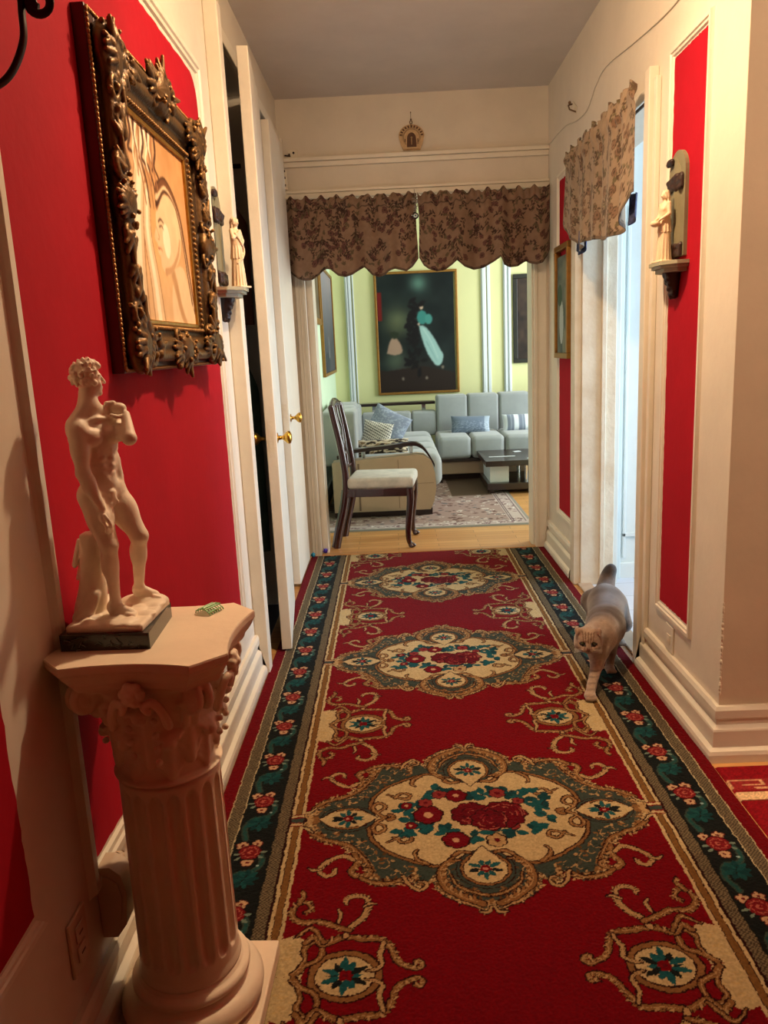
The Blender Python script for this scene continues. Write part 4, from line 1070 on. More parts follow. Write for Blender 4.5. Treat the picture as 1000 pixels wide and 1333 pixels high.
    def foot(heel, toe):
        heel = np.array(heel); toe = np.array(toe); d = toe-heel; L = np.linalg.norm(d); d = d/L; s = np.array((-d[1], d[0], 0)); s /= np.linalg.norm(s)
        C.ell(heel+up*.003, (.0095, .0095, .0085), k=.004); C.cap(heel+up*.010, heel+d*L*.62+up*.003, .0100, .0070, k=.006); C.cap(heel+d*L*.3, heel+d*L*.68+up*.0, .0090, .0085, k=.004)
        for j in range(5):
            o = (j-2)*.0046; b0 = heel+d*L*(.68-.02*abs(j-1))+s*o; C.cap(b0, b0+d*L*(.24-.030*j if s@np.array((0, 1, 0)) > -2 else .2)+up*-.001, .0036 if j else .0046, .0030 if j else .0040, k=.0012)
    C.cap(ra, (-.531, 1.375, .900), .0092, .0092, k=.005); foot((-.533, 1.376, .894), (-.480, 1.360, .892))
    lhp, lk, la = [np.array(p) for p in ((-.521, 1.410, 1.112), (-.4785, 1.403, 1.028), (-.5010, 1.437, .922))]
    C.cap(lhp, lk, .0260, .0165, k=.010); C.ell(lhp*.55+lk*.45+f*.002, (.0225, .0225, .032), k=.010); C.ell(lk+f*.005+up*.002, (.0125, .0125, .0135), k=.004)
    C.cap(lk, la, .0150, .0090, k=.006); C.ell(lk*.68+la*.32-f*.006+l*.002, (.0148, .0148, .026), k=.008)
    C.ell(la+up*-.003, (.0105, .0105, .006), k=.003)
    C.cap(la, (-.506, 1.445, .908), .0090, .0090, k=.005); foot((-.507, 1.446, .905), (-.462, 1.452, .895))
    o = C.build('figure', STAT, smooth=1); o.location = -O; o.parent = t
statuette()

# green claw clip on the pedestal top
def claw_clip():
    M = mat('translucent_green_plastic', (88, 176, 78), .3, trans=.25)
    t = thing('hair_clip', (-.385, 1.492, .8455), 'small green plastic hair claw clip lying on the pedestal top', 'hair clip', rz=radians(62))
    for s in (-1, 1):
        b = MB()
        for i in range(7):
            x = -.020+.0066*i; b.tube([(x, s*.002, .011), (x, s*.010, .0105), (x+.001, s*.0165, .006), (x+.0015, s*.019, .0012)], .0013, 6)
        b.tube([(-.021, s*.008, .0112), (.021, s*.008, .0112)], .0018, 6); b.tube([(-.021, s*.016, .0066), (.021, s*.016, .0066)], .0013, 6)
        b.build('claw', M, t)
    b = MB(); b.tube([(-.018, 0, .0112), (.018, 0, .0112)], .0030, 10); b.build('hinge', M, t)
    b = MB(); b.box(.016, .028, -.007, .007, .009, .0112); b.build('thumb_tab', M, t, bevel=.001)
claw_clip()

# ================================================================== wall shelves with figurines
SAGE = mat('sage_olive_paint', (132, 126, 98), .5, noise=.2, nscale=10)
SAGEL = mat('sage_shelf_paint', (168, 164, 138), .5, noise=.15, nscale=10)
BROWNR = mat('dark_bronze_relief', (52, 32, 26), .5, noise=.2, nscale=20)
IVORY = mat('ivory_resin', (232, 208, 172), .5, noise=.12, nscale=40, bump=.05, bscale=150)
def wall_shelf(x, s, yc, label, dep=.085):
    """s=-1 projects towards -x (right wall), s=+1 towards +x"""
    t = thing('wall_shelf', (x, yc, 1.47), label, 'shelf', 'arched wall shelves with figurines')
    b = MB(); w = .076
    P = [(-w, .13), (w, .13), (w, .40)]+[(w*cos(a), .40+w*.95*sin(a)) for a in np.linspace(0, pi, 14)[1:-1]]+[(-w, .40)]
    b.prism(P, 'x', 0, s*.014); b.build('backboard', SAGE, t, bevel=.003)
    b = MB(); Q = [(-w*.55, .15), (0, .15), (0, .45), (-w*.55, .40)]; Q2 = [(0, .15), (w*.55, .15), (w*.55, .40), (0, .45)]
    b.add([(s*.014, y, z) for y, z in Q]+[(s*.022, 0, .15), (s*.022, 0, .45)], [(0, 4, 5, 3), (0, 1, 4), (3, 5, 2)]); b.add([(s*.014, y, z) for y, z in Q2]+[(s*.022, 0, .15), (s*.022, 0, .45)], [(4, 1, 2, 5), (0, 4, 1), (3, 2, 5)])
    b.build('faceted_front', SAGE, t)
    r = random.Random(4)
    for (cy, cz, n, R) in ((0, .368, 34, .050), (-s*.048, .440, 8, .012), (0, .150, 16, .048)):
        C = Clay((min(0, s*.06), -.10, .10), (max(0, s*.06), .10, .48), .003)
        if n > 10: C.box((s*.014, 0, cz), (.011, .066, .020), k=.003)
        for k in range(n):
            C.ell((s*(.014+.010*r.random()), cy+r.uniform(-R, R)*1.2, cz+r.uniform(-R, R)*.42), (.008, .011+.006*r.random(), .009), k=.003)
        C.build('relief_band', BROWNR, t)
    d = dep
    def slab(k, z0, z1, b): b.prism([(0, -.105*k), (s*d*.5*k, -.105*k), (s*d*k, -.055*k), (s*d*k, .055*k), (s*d*.5*k, .105*k), (0, .105*k)], 'z', z0, z1)
    b = MB(); slab(1.0, .103, .115, b); slab(.92, .093, .103, b); slab(.78, .080, .093, b); b.build('ledge', SAGEL, t, bevel=.003)
    C = Clay((min(-.001, s*.08), -.07, -.02), (max(.001, s*.08), .07, .092), .003)
    C.cap((s*.020, 0, .080), (s*.012, 0, .005), .034, .012, k=.01)
    for k in range(20): a = r.uniform(-1.3, 1.3); z = r.uniform(.0, .08); q = .012+.026*z/.08; C.ell((s*(.012+q*cos(a)), q*sin(a), z), (.007, .007, .009), k=.003)
    C.F = np.maximum(C.F, (-(s*C.ax[0])+.0005).reshape(-1, 1, 1)).astype(np.float32)
    C.build('corbel', BROWNR, t, smooth=1)
    return t
def figurine(name, base, face, label, bowl, H=.235):
    """robed standing figure; face = heading angle in the floor plane"""
    t = thing(name, base, label, 'figurine', rz=face)
    k = H/.24; C = Clay((-.045*k, -.045*k, -.001), (.060*k, .045*k, .25*k), .0015); r = random.Random(int(H*1e4)+bowl)
    e = lambda c, q, kk=.004: C.ell([v*k for v in c], [v*k for v in q], kk)
    c = lambda a, b, ra, rb, kk=.004: C.cap([v*k for v in a], [v*k for v in b], ra*k, rb*k, kk)
    C.box((0, 0, .003*k), (.030*k, .030*k, .0035*k), k=.002)
    c((0, 0, .012), (0, 0, .12), .022, .0175, .006)
    for j in range(26):
        a = 2*pi*j/26+r.uniform(-.08, .08); q = .023 if j % 2 else .020; c((q*cos(a), q*sin(a), .010), (.015*cos(a+.1), .015*sin(a+.1), .115), .0035, .0026, .0018)
    c((0, 0, .115), (0, 0, .17), .0170, .0190, .006); e((0, 0, .178), (.0125, .0230, .0170), .006)
    for s in (-1, 1): e((.010, s*.008, .168), (.0075, .0080, .0075), .004)
    for j in range(12): a = 2*pi*j/12; c((.019*cos(a), .019*sin(a), .098), (.0165*cos(a), .0165*sin(a), .135), .0040, .0026, .002)
    c((0, 0, .188), (0, 0, .200), .0065, .0060, .004); e((.002, 0, .213), (.0120, .0105, .0140), .003); c((.012, 0, .212), (.0155, 0, .209), .0018, .0022, .001)
    for s in (-1, 1): e((.0115, s*.0045, .214), (.0018, .0018, .0012), .0008)
    for j in range(46):
        a = r.uniform(.9, 2*pi-.9); z = r.uniform(-.4, 1.3); q = (.0135*cos(z)*cos(a)-.001, .0125*cos(z)*sin(a), .215+.0145*sin(z)); c(q, (q[0]-.002, q[1]*1.05, q[2]-.007), .0032, .0026, .001)
    for j in range(9): a = pi/2+pi*j/8; c((.009*cos(a)-.003, .011*sin(a), .208), (.013*cos(a)-.004, .014*sin(a), .176), .0036, .0026, .0015)
    if bowl:
        for s in (-1, 1):
            c((0, s*.022, .186), (.002, s*.027, .152), .0070, .0062); c((.002, s*.027, .152), (.028, s*.012, .134), .0056, .0038)
            e((.031, s*.011, .133), (.0050, .0035, .0030), .002)
            for f in range(4): c((.031, s*(.006+.003*f), .133), (.037, s*(.004+.003*f), .130), .0016, .0013, .0006)
        e((.036, 0, .124), (.0165, .0165, .0115), .002); C.ell((.036*k, 0, .134*k), (.0125*k, .0125*k, .008*k), .001, cut=True)
    else:
        c((0, .022, .186), (.004, .030, .154), .0070, .0062); c((.004, .030, .154), (.018, .012, .142), .0056, .0038); e((.020, .009, .143), (.0045, .004, .003), .002)
        for f in range(4): c((.020, .008, .144-.002*f), (.023, .001, .145-.002*f), .0015, .0012, .0006)
        c((0, -.022, .186), (.010, -.026, .160), .0070, .0062); c((.010, -.026, .160), (.018, -.006, .178), .0054, .0036); e((.018, -.004, .181), (.0035, .0045, .004), .002)
        for f in range(4): c((.018, -.002, .181+.002*f), (.019, .004, .183+.002*f), .0014, .0012, .0006)
        C.path([[v*k for v in p] for p in ((.014, -.018, .176), (.020, .0, .150), (.016, .020, .125), (.022, .004, .100), (.014, -.016, .080))], .004, .003, k=.002)
    C.build('figure', IVORY, t, smooth=1)
wall_shelf(RX, -1, 2.81, 'sage green arched wall shelf on the red stripe of the right wall', .085)
figurine('figurine', (.950, 2.815, 1.5855), radians(196), 'ivory figurine of a robed woman holding a bowl on the right wall shelf', 1, .245)
wall_shelf(LX, 1, 3.015, 'sage green arched wall shelf on the left wall beside the bronze-gilt picture frame', .100)
figurine('figurine', (-.553, 3.035, 1.5855), radians(-28), 'ivory figurine of a draped woman on the left wall shelf beside the closet', 0, .262)

# ================================================================== gathered floral valances
def fabric(c, w, h, seed, res=.0035):
    cv = Canvas(0, w, 0, h, res, c[0]); r = random.Random(seed)
    for k in range(int(w*h*520)):
        x, y, a = r.uniform(0, w), r.uniform(0, h), r.uniform(0, 6.28); q = r.random()
        if q < .5:
            cv.stroke([(x, y), (x+.03*cos(a), y+.03*sin(a)), (x+.05*cos(a+.5), y+.05*sin(a+.5))], .003, .002, c[1])
            for j in range(5): cv.leaf(x+.011*j*cos(a+.1*j), y+.011*j*sin(a+.1*j), .022, .011, a+(-1)**j*.9, c[1] if r.random() < .7 else c[2])
        elif q < .8: cv.flower(x, y, r.uniform(.014, .022), c[3], c[1], 6, a, c[1])
        else:
            for j in range(3): cv.leaf(x, y, .026, .011, a+j*.7, c[2])
    cv.A += 10*(vnoise(*np.meshgrid(cv.X, cv.Y, indexing='ij'), 60, seed)[..., None]-.5)
    return cv
CLOTH = mat('printed_cotton', (255, 255, 255), .9, attr=True, spec=.1, sheen=.15, bump=.15, bscale=500)
PAL = ((134, 108, 88), (66, 48, 40), (92, 80, 60), (100, 68, 60))
BOT = [(-.621,1.95),(-.619,1.858),(-.583,1.805),(-.536,1.768),(-.497,1.759),(-.457,1.765),(-.416,1.791),(-.384,1.818),(-.364,1.823),(-.344,1.82),(-.297,1.78),(-.254,1.77),(-.208,1.782),(-.167,1.808),(-.137,1.826),(-.122,1.812),(-.09,1.776),(-.051,1.763),(-.011,1.773),(.01,1.791),(.05,1.804),(.079,1.797),(.118,1.784),(.158,1.812),(.2,1.867),(.227,1.818),(.256,1.794),(.305,1.777),(.354,1.784),(.395,1.811),(.427,1.837),(.444,1.821),(.473,1.797),(.531,1.78),(.591,1.788),(.65,1.818),(.69,1.844),(.709,1.796),(.748,1.783),(.797,1.786),(.836,1.809),(.85,1.814),(.866,1.802),(.905,1.789),(.94,1.798),(.974,1.84),(1.0,1.895)]
def valance(parent, x0, x1, yb, seed, slit):
    W = x1-x0; cv = fabric(PAL, W*1.25, .52, seed, .004); nx = int(W/.0045); nz = 110
    s = np.linspace(0, 1, nx); v = np.linspace(0, 1, nz); S, V = np.meshgrid(s, v, indexing='ij'); X = x0+S*W
    bx = np.array([p[0] for p in BOT]); bz = np.array([p[1] for p in BOT]); bot = np.interp(X, bx, bz)
    top = 2.236+.010*np.sin(X*70+seed)+.006*np.sin(X*133+1)
    Z = top+(bot-top)*V
    # folds hang from the rod; deeper towards the scalloped hem, tight gathers at the rod pocket
    ph = X*22+1.2*np.sin(X*5+seed)
    fold = .024*np.sin(ph)*(.25+.75*V)+.013*np.sin(X*47+2*np.sin(X*9))*(.35+.65*V)
    gather = .006*np.sin(X*150+3*np.sin(X*21))*np.exp(-(V/.16)**2)
    head = .010*np.exp(-((V-.085)/.05)**2)
    Y = yb-.024-fold-gather-head-.012*V
    X2 = X.copy()
    if slit: X2 += slit*(.007*np.exp(-((V-.45)/.33)**2))*np.exp(-(np.minimum(1-S, S) if 0 else ((1-S) if slit < 0 else S))*W/.03)
    P = np.stack([X2.ravel(), Y.ravel(), Z.ravel()], 1)
    col = cv.sample((S*W*1.2).ravel()+.01, ((1-V)*.48).ravel()).astype(float)
    band = ((V > .965) | ((V > .135) & (V < .15))).ravel(); col[band] *= .72
    o = fast_mesh('valance_panel', P, grid_quads(nx, nz, True), CLOTH, col, parent)
    m = o.modifiers.new('s', 'SOLIDIFY'); m.thickness = .0022; m.offset = 0
    return o
v1 = thing('valance', (0, 0, 0), 'brown floral scalloped valance across the living room doorway', 'valance', 'brown floral valances')
valance(v1, -.612, .196, FY-.055, 3, -1); valance(v1, .200, .992, FY-.055, 8, 1)
b = MB(); b.tube([(LX, FY-.046, 2.195), (RX, FY-.046, 2.195)], .006, 12); b.build('rod', STEEL, v1)
def side_valance():
    t = thing('valance', (0, 0, 0), 'lighter floral valance hanging over the bright kitchen doorway on the right wall', 'valance', 'brown floral valances')
    Y0_, Y1_ = 3.125, 4.290; pal = ((148, 128, 106), (84, 66, 50), (100, 90, 66), (124, 98, 78))
    W = Y1_-Y0_; cv = fabric(pal, W*1.25, .56, 17, .004); ny = 270; nz = 110
    bot = [(3.15,1.872),(3.20,1.83),(3.26,1.775),(3.354,1.748),(3.497,1.745),(3.62,1.765),(3.727,1.776),(3.80,1.778),(3.905,1.770),(4.00,1.756),(4.06,1.78),(4.103,1.815),(4.18,1.850),(4.242,1.893),(4.30,1.975)]
    s, v = np.linspace(0, 1, ny), np.linspace(0, 1, nz); S, V = np.meshgrid(s, v, indexing='ij'); Y = Y0_+S*W
    B = np.interp(Y, [p[0] for p in bot], [p[1] for p in bot]); T = 2.255+.010*np.sin(Y*46)+.006*np.sin(Y*90)
    Z = T+(B-T)*V; fold = .020*np.sin(Y*20+1.5*np.sin(Y*4))*(.25+.75*V)+.011*np.sin(Y*43)*(.3+.7*V)
    gather = .008*np.sin(Y*120+3*np.sin(Y*17))*np.exp(-(V/.2)**2)
    X = .934-fold-gather-.010*np.exp(-((V-.12)/.05)**2)+.014*np.clip((S-.92)/.08, 0, 1)
    P = np.stack([X.ravel(), Y.ravel(), Z.ravel()], 1); col = cv.sample((S*W*1.2).ravel()+.01, ((1-V)*.52).ravel()).astype(float)
    col[((V > .97)).ravel()] *= .75
    o = fast_mesh('valance_panel', P, grid_quads(ny, nz), CLOTH, col, t); m = o.modifiers.new('s', 'SOLIDIFY'); m.thickness = .0022; m.offset = 0
    b = MB(); b.tube([(.974, 3.12, 2.175), (.974, 4.31, 2.175)], .006, 12); b.build('rod', IRON, t)
    NAVY = mat('navy_floral_lining', (62, 74, 120), .8, rgb2=(20, 20, 30), nscale=30)
    # navy lining showing below the hem at both ends
    for (a, c, z0, z1) in ((3.95, 4.16, 1.745, 1.86), (3.19, 3.27, 1.765, 1.88)):
        b = MB(); b.grid(lambda p, q: (.962+.010*sin(p*9)-.004*q, a+(c-a)*p, z1+(z0+.030*(2*p-1)**2-z1)*q), 20, 8)
        o = b.build('lining', NAVY, t); m = o.modifiers.new('s', 'SOLIDIFY'); m.thickness = .002
side_valance()

# ================================================================== small things in the hallway
# horseshoe-shaped hanging plaque above the doorway
def plaque():
    t = thing('wall_ornament', (.181, FY, 2.49), 'small arched brass icon plaque hanging above the doorway', 'wall ornament')
    BR = mat('aged_brass', (176, 146, 108), .45, metal=.4, noise=.25, nscale=60); DKB = mat('aged_brass_recess', (84, 54, 32), .6, metal=.2)
    def outline(k): return [(-.05*k, 0), (.05*k, 0), (.066*k, .035), (.076*k, .075)]+[(.077*k*cos(a), .080+.064*k*sin(a)) for a in np.linspace(.0, pi, 20)]+[(-.076*k, .075), (-.066*k, .035)]
    b = MB(); b.prism(outline(1), 'y', 0, -.010); b.build('plate', BR, t, bevel=.002)
    b = MB(); P = [(-.029, .018), (.029, .018), (.027, .065)]+[(.027*cos(a), .065+.034*sin(a)) for a in np.linspace(.1, pi-.1, 12)]+[(-.027, .065)]
    b.prism(P, 'y', -.010, -.0115); b.build('icon_panel', DKB, t)
    b = MB()
    for i in range(11):
        a = pi*(i+.5)/11-.02; r0, r1 = .056, .071
        b.prism([(r0*cos(a-.075), .078+r0*.86*sin(a-.075)), (r1*cos(a-.075), .078+r1*.86*sin(a-.075)), (r1*cos(a+.075), .078+r1*.86*sin(a+.075)), (r0*cos(a+.075), .078+r0*.86*sin(a+.075))], 'y', -.010, -.0115)
    b.build('dark_inlay', DKB, t)
    for s in (-1, 1): b = MB(); b.box(s*.038-.003, s*.038+.003, -.0115, -.010, .035, .065); b.build('side_slot', DKB, t)
    b = MB(); b.tube([(.050*cos(a), -.012, .072+.048*sin(a)) for a in np.linspace(-.9, pi+.9, 30)], .0028, 8); b.tube([(0, -.013, .030), (0, -.013, .062)], .004, 8); b.ball((0, -.014, .070), .0065, 8)
    b.tube([(-.05, -.011, .006), (.05, -.011, .006)], .003, 8); b.build('raised_rim', BR, t)
    b = MB(); b.tube([(.008*cos(a), -.006, .156+.009*sin(a)) for a in np.linspace(0, 2*pi, 16)], .002, 6); b.ball((0, -.006, .172), .005, 8); b.tube([(0, -.005, .172), (0, -.004, .212)], .001, 5); b.ball((0, -.004, .212), .003, 6); b.build('hanging_loop', DKB, t)
plaque()
def eye_charm():
    x, y, z = .184, FY-.125, 2.10
    t = thing('eye_charm', (x, y, z), 'round black and white eye charm hanging on the slit of the doorway valance', 'charm')
    GL = mat('navy_glass', (14, 16, 26), .1, coat=.5); W_ = mat('white_glass', (214, 220, 214), .2); TQ = mat('teal_glass', (40, 110, 116), .15)
    M = Matrix.Rotation(pi/2, 4, 'X')
    b = MB(); b.lathe([(.001, -.004), (.015, -.004), (.019, -.001), (.019, .002), (.015, .005), (.001, .005)], n=28, M=M); b.build('disc', GL, t)
    b = MB(); b.lathe([(.001, .0048), (.0118, .0052), (.0115, .0064), (.001, .0068)], n=24, M=M); b.build('white_ring', W_, t)
    b = MB(); b.lathe([(.001, .0066), (.0052, .0068), (.0045, .0078), (.001, .0082)], n=20, M=M); b.build('iris', TQ, t)
    b = MB(); rr = random.Random(3)
    for k in range(26): b.ball((rr.uniform(-.014, .016), rr.uniform(-.004, .002), .026+.085*k/26+rr.uniform(-.004, .004)), rr.uniform(.003, .0048), 5)
    b.tube([(0, 0, .018), (0, 0, .118)], .0012, 5); b.tube([(0, 0, .115), (-.002, .01, .150)], .002, 5); b.build('bead_string', mat('grey_beads', (150, 140, 126), .4, metal=.3), t)
    b = MB(); b.ball((-.020, -.003, .003), .0032, 6); b.build('bead', W_, t)
eye_charm()
# crinkle balls on the floor by the doorway
def ball_toy(loc, rgb, label, seed):
    r = random.Random(seed); C = Clay((-.024, -.024, -.024), (.024, .024, .024), .0015); C.ell((0, 0, 0), (.014, .014, .014), k=.002)
    for k in range(42):
        d = Vector((r.gauss(0, 1), r.gauss(0, 1), r.gauss(0, 1))).normalized(); C.cap(tuple(d*.012), tuple(d*r.uniform(.016, .0195)), .0026, .0016, k=.001)
    o = C.build('toy_ball', mat('tinsel_'+label.split()[0], rgb, .25, metal=.4)); o.location = loc
    tag(o, label, 'toy ball')
ball_toy((-.566, 4.975, .0295), (52, 150, 178), 'teal tinsel toy ball on the rug edge by the left jamb', 1)
ball_toy((-.490, 5.055, .0330), (70, 54, 176), 'purple tinsel toy ball on the wooden threshold', 2)
# cream adapter box plugged in low on the left wall
def adapter():
    t = thing('plug_adapter', (LX, 1.385, .295), 'cream rounded plug adapter low on the left wall behind the pedestal', 'adapter')
    M = mat('aged_cream_plastic', (206, 184, 158), .45)
    b = MB(); P = [(0, -.078), (.030, -.078), (.050, -.050), (.058, .020), (.050, .060), (.030, .078), (0, .078)]
    b.prism(P, 'y', -.030, .020); b.build('body', M, t, bevel=.008, seg=4)
    b = MB(); b.prism([(p*.80+.002, q*.74) for p, q in P], 'y', -.034, -.030); b.build('cover', M, t, bevel=.0015)
    b = MB(); b.prism([(0, -.045), (.030, -.045), (.040, .0), (.030, .060), (0, .060)], 'y', .020, .050); b.build('transformer_block', M, t, bevel=.006, seg=3)
    t2 = thing('wall_socket', (LX, 1.245, .305), 'worn cream socket plate beside the plug adapter on the left wall', 'socket')
    b = MB(); b.box(0, .007, -.036, .036, -.055, .055); b.build('plate', M, t2, bevel=.003)
    b = MB(); b.box(.007, .011, -.017, .017, -.036, -.004); b.box(.007, .011, -.017, .017, .004, .036); b.build('outlet', M, t2, bevel=.002)
    for z in (-.021, .019): b = MB(); b.box(.011, .0114, -.008, .008, z-.002, z+.002); b.build('slot', mat('slot_dark', (90, 70, 55), .6), t2)
    t3 = thing('wall_socket', (RX, 2.775, .235), 'painted-over socket plate above the right baseboard under the red stripe', 'socket')
    b = MB(); b.box(-.007, 0, -.040, .040, -.050, .050); b.build('plate', WHITE, t3, bevel=.002)
    b = MB(); b.box(-.0095, -.007, -.018, .018, -.020, .014); b.box(-.0105, -.0095, -.006, .006, -.010, .004); b.build('outlet', WORN, t3, bevel=.001)
adapter()
# wrought-iron candle sconce at the top left edge
def sconce():
    t = thing('wall_sconce', (LX, 1.17, 1.80), 'dark wrought-iron scroll sconce high on the left red wall', 'sconce')
    b = MB(); b.box(0, .006, -.02, .02, -.10, .22); b.build('back_strap', IRON, t, bevel=.002)
    b = MB(); P = catmull([(.006, .0, -.075), (.055, -.0, -.088), (.115, -.005, -.072), (.145, -.005, -.030), (.150, -.005, .010), (.150, -.005, .060), (.130, -.005, .12), (.09, -.005, .16)], 8)
    b.tube([tuple(p) for p in P], .0075, 12, flat=(1, .55)); b.build('arm_scroll', IRON, t)
    b = MB(); P = [(.176+.017*(1-u*.5)*cos(a), -.005, .022+.017*(1-u*.5)*sin(a)) for u, a in zip(np.linspace(0, 1, 26), np.linspace(pi, 3.4*pi, 26))]
    P = [(.158, -.005, .075)]+P; b.tube(P, .006, 10, flat=(1, .55)); b.build('inner_curl', IRON, t)
    b = MB(); b.lathe([(.001, 0), (.030, 0), (.038, .008), (.036, .010), (.012, .006), (.012, .03), (.001, .03)], c=(.09, -.005, .162), n=28); b.build('candle_cup', IRON, t)
    b = MB(); r = random.Random(2)
    for k in range(30): a = k*.8; b.ball((.108-.004*(k/30), -.150+.006*cos(a), -.075-.0026*k), .0042, 5)
    b.build('beaded_fringe', mat('dull_pewter_beads', (120, 112, 100), .4, metal=.5), t)
sconce()
# old cable and bracket on the upper right wall, fittings on the ledge
c_ = [(RX-.004, y, z) for y, z in ((5.03, 2.478), (4.709, 2.474), (4.533, 2.462), (4.40, 2.438), (4.269, 2.420), (4.111, 2.416), (4.02, 2.445), (3.93, 2.48), (3.75, 2.50), (3.3, 2.45), (2.95, 2.42), (2.6, 2.43), (2.36, 2.44))]
b = MB(); b.tube([tuple(p) for p in catmull(c_, 8)], .0028, 8); o = b.build('cable', WHITE); tag(o, 'painted-over cable drooping along the top of the right wall', 'cable')
t = thing('wall_bracket', (RX, 4.37, 2.50), 'small painted metal bracket on the upper right wall near the cable', 'bracket')
b = MB(); b.box(-.004, 0, -.05, .05, -.018, .018, M=Matrix.Rotation(.5, 4, 'X')); b.build('plate', WORN, t, bevel=.002)
b = MB(); b.tube([(-.004, .045, .03), (-.028, .030, .02), (-.030, -.01, -.01), (-.006, -.04, -.03)], .004, 8); b.ball((-.020, .035, .034), .008, 6); b.build('hook', mat('tarnished_metal', (120, 92, 66), .5, metal=.5), t)
t = thing('latch_plate', (-.535, FY-.0005, 2.479), 'small old latch fitting on the ledge at the left end above the doorway', 'latch')
b = MB(); b.box(-.030, .030, -.006, 0, 0, .050); b.build('plate', WORN, t, bevel=.002)
b = MB(); b.ball((.004, -.008, .030), .007, 6); b.ball((-.022, -.008, .022), .006, 6); b.tube([(-.05, -.008, .018), (-.015, -.012, .012)], .004, 6); b.build('screws', BROWNR, t)
t = thing('hinge_plate', (-.590, FY-.0305, 2.30), 'painted hinge remnant with three dark screw holes left above the doorway', 'hinge')
b = MB(); b.box(-.022, .012, 0, .012, 0, .115); b.build('plate', WORN, t, bevel=.003)
for z in (.018, .060, .098): b = MB(); b.box(-.010, .004, -.004, .001, z, z+.012); b.build('screw', BROWNR, t)
# coats in the closet behind the ajar door
def coat(loc, m, L, label, seed, w=.40):
    t = thing('hanging_coat', loc, label, 'coat'); r = random.Random(seed)
    b = MB()
    def fn(u, v):
        a = 2*pi*u; rx = (.05+.03*v); ry = w/2*(.55+.45*min(1, v*4))*(1-.1*v); k = 1+.10*sin(a*7+seed)*v
        return (ry*k*cos(a), rx*k*sin(a), -L*v)
    b.grid(fn, 60, 30); b.build('cloth_body', m, t)
    b = MB(); b.tube([(-w*.27, 0, -.012), (0, 0, .03), (w*.27, 0, -.012)], .007, 8); b.tube([(0, 0, .03), (0, 0, .07), (0, .012, .10), (0, .028, .085)], .002, 6); b.build('hanger', mat('hanger_wood_%d' % seed, (90, 60, 40), .5), t)
coat((-.86, 3.90, 2.10), mat('brown_wool', (150, 104, 82), .9, noise=.3, nscale=8), .62, 'dark brown coat hanging in the closet above the green one', 1, .42)
coat((-.88, 3.93, 1.44), mat('dark_green_wool', (84, 108, 88), .9, noise=.3, nscale=8), 1.1, 'dark green coat hanging low in the closet below the brown one', 2, .44)
b = MB(); b.tube([(-1.355, 3.90, 2.20), (-.66, 3.90, 2.20)], .010, 12); tag(b.build('closet_rail', IRON), 'dark hanging rail in the open closet carrying the brown coat', 'rail')
b = MB(); b.tube([(-1.355, 3.93, 1.54), (-.66, 3.93, 1.54)], .010, 12); tag(b.build('closet_rail', IRON), 'lower dark hanging rail in the open closet carrying the green coat', 'rail')
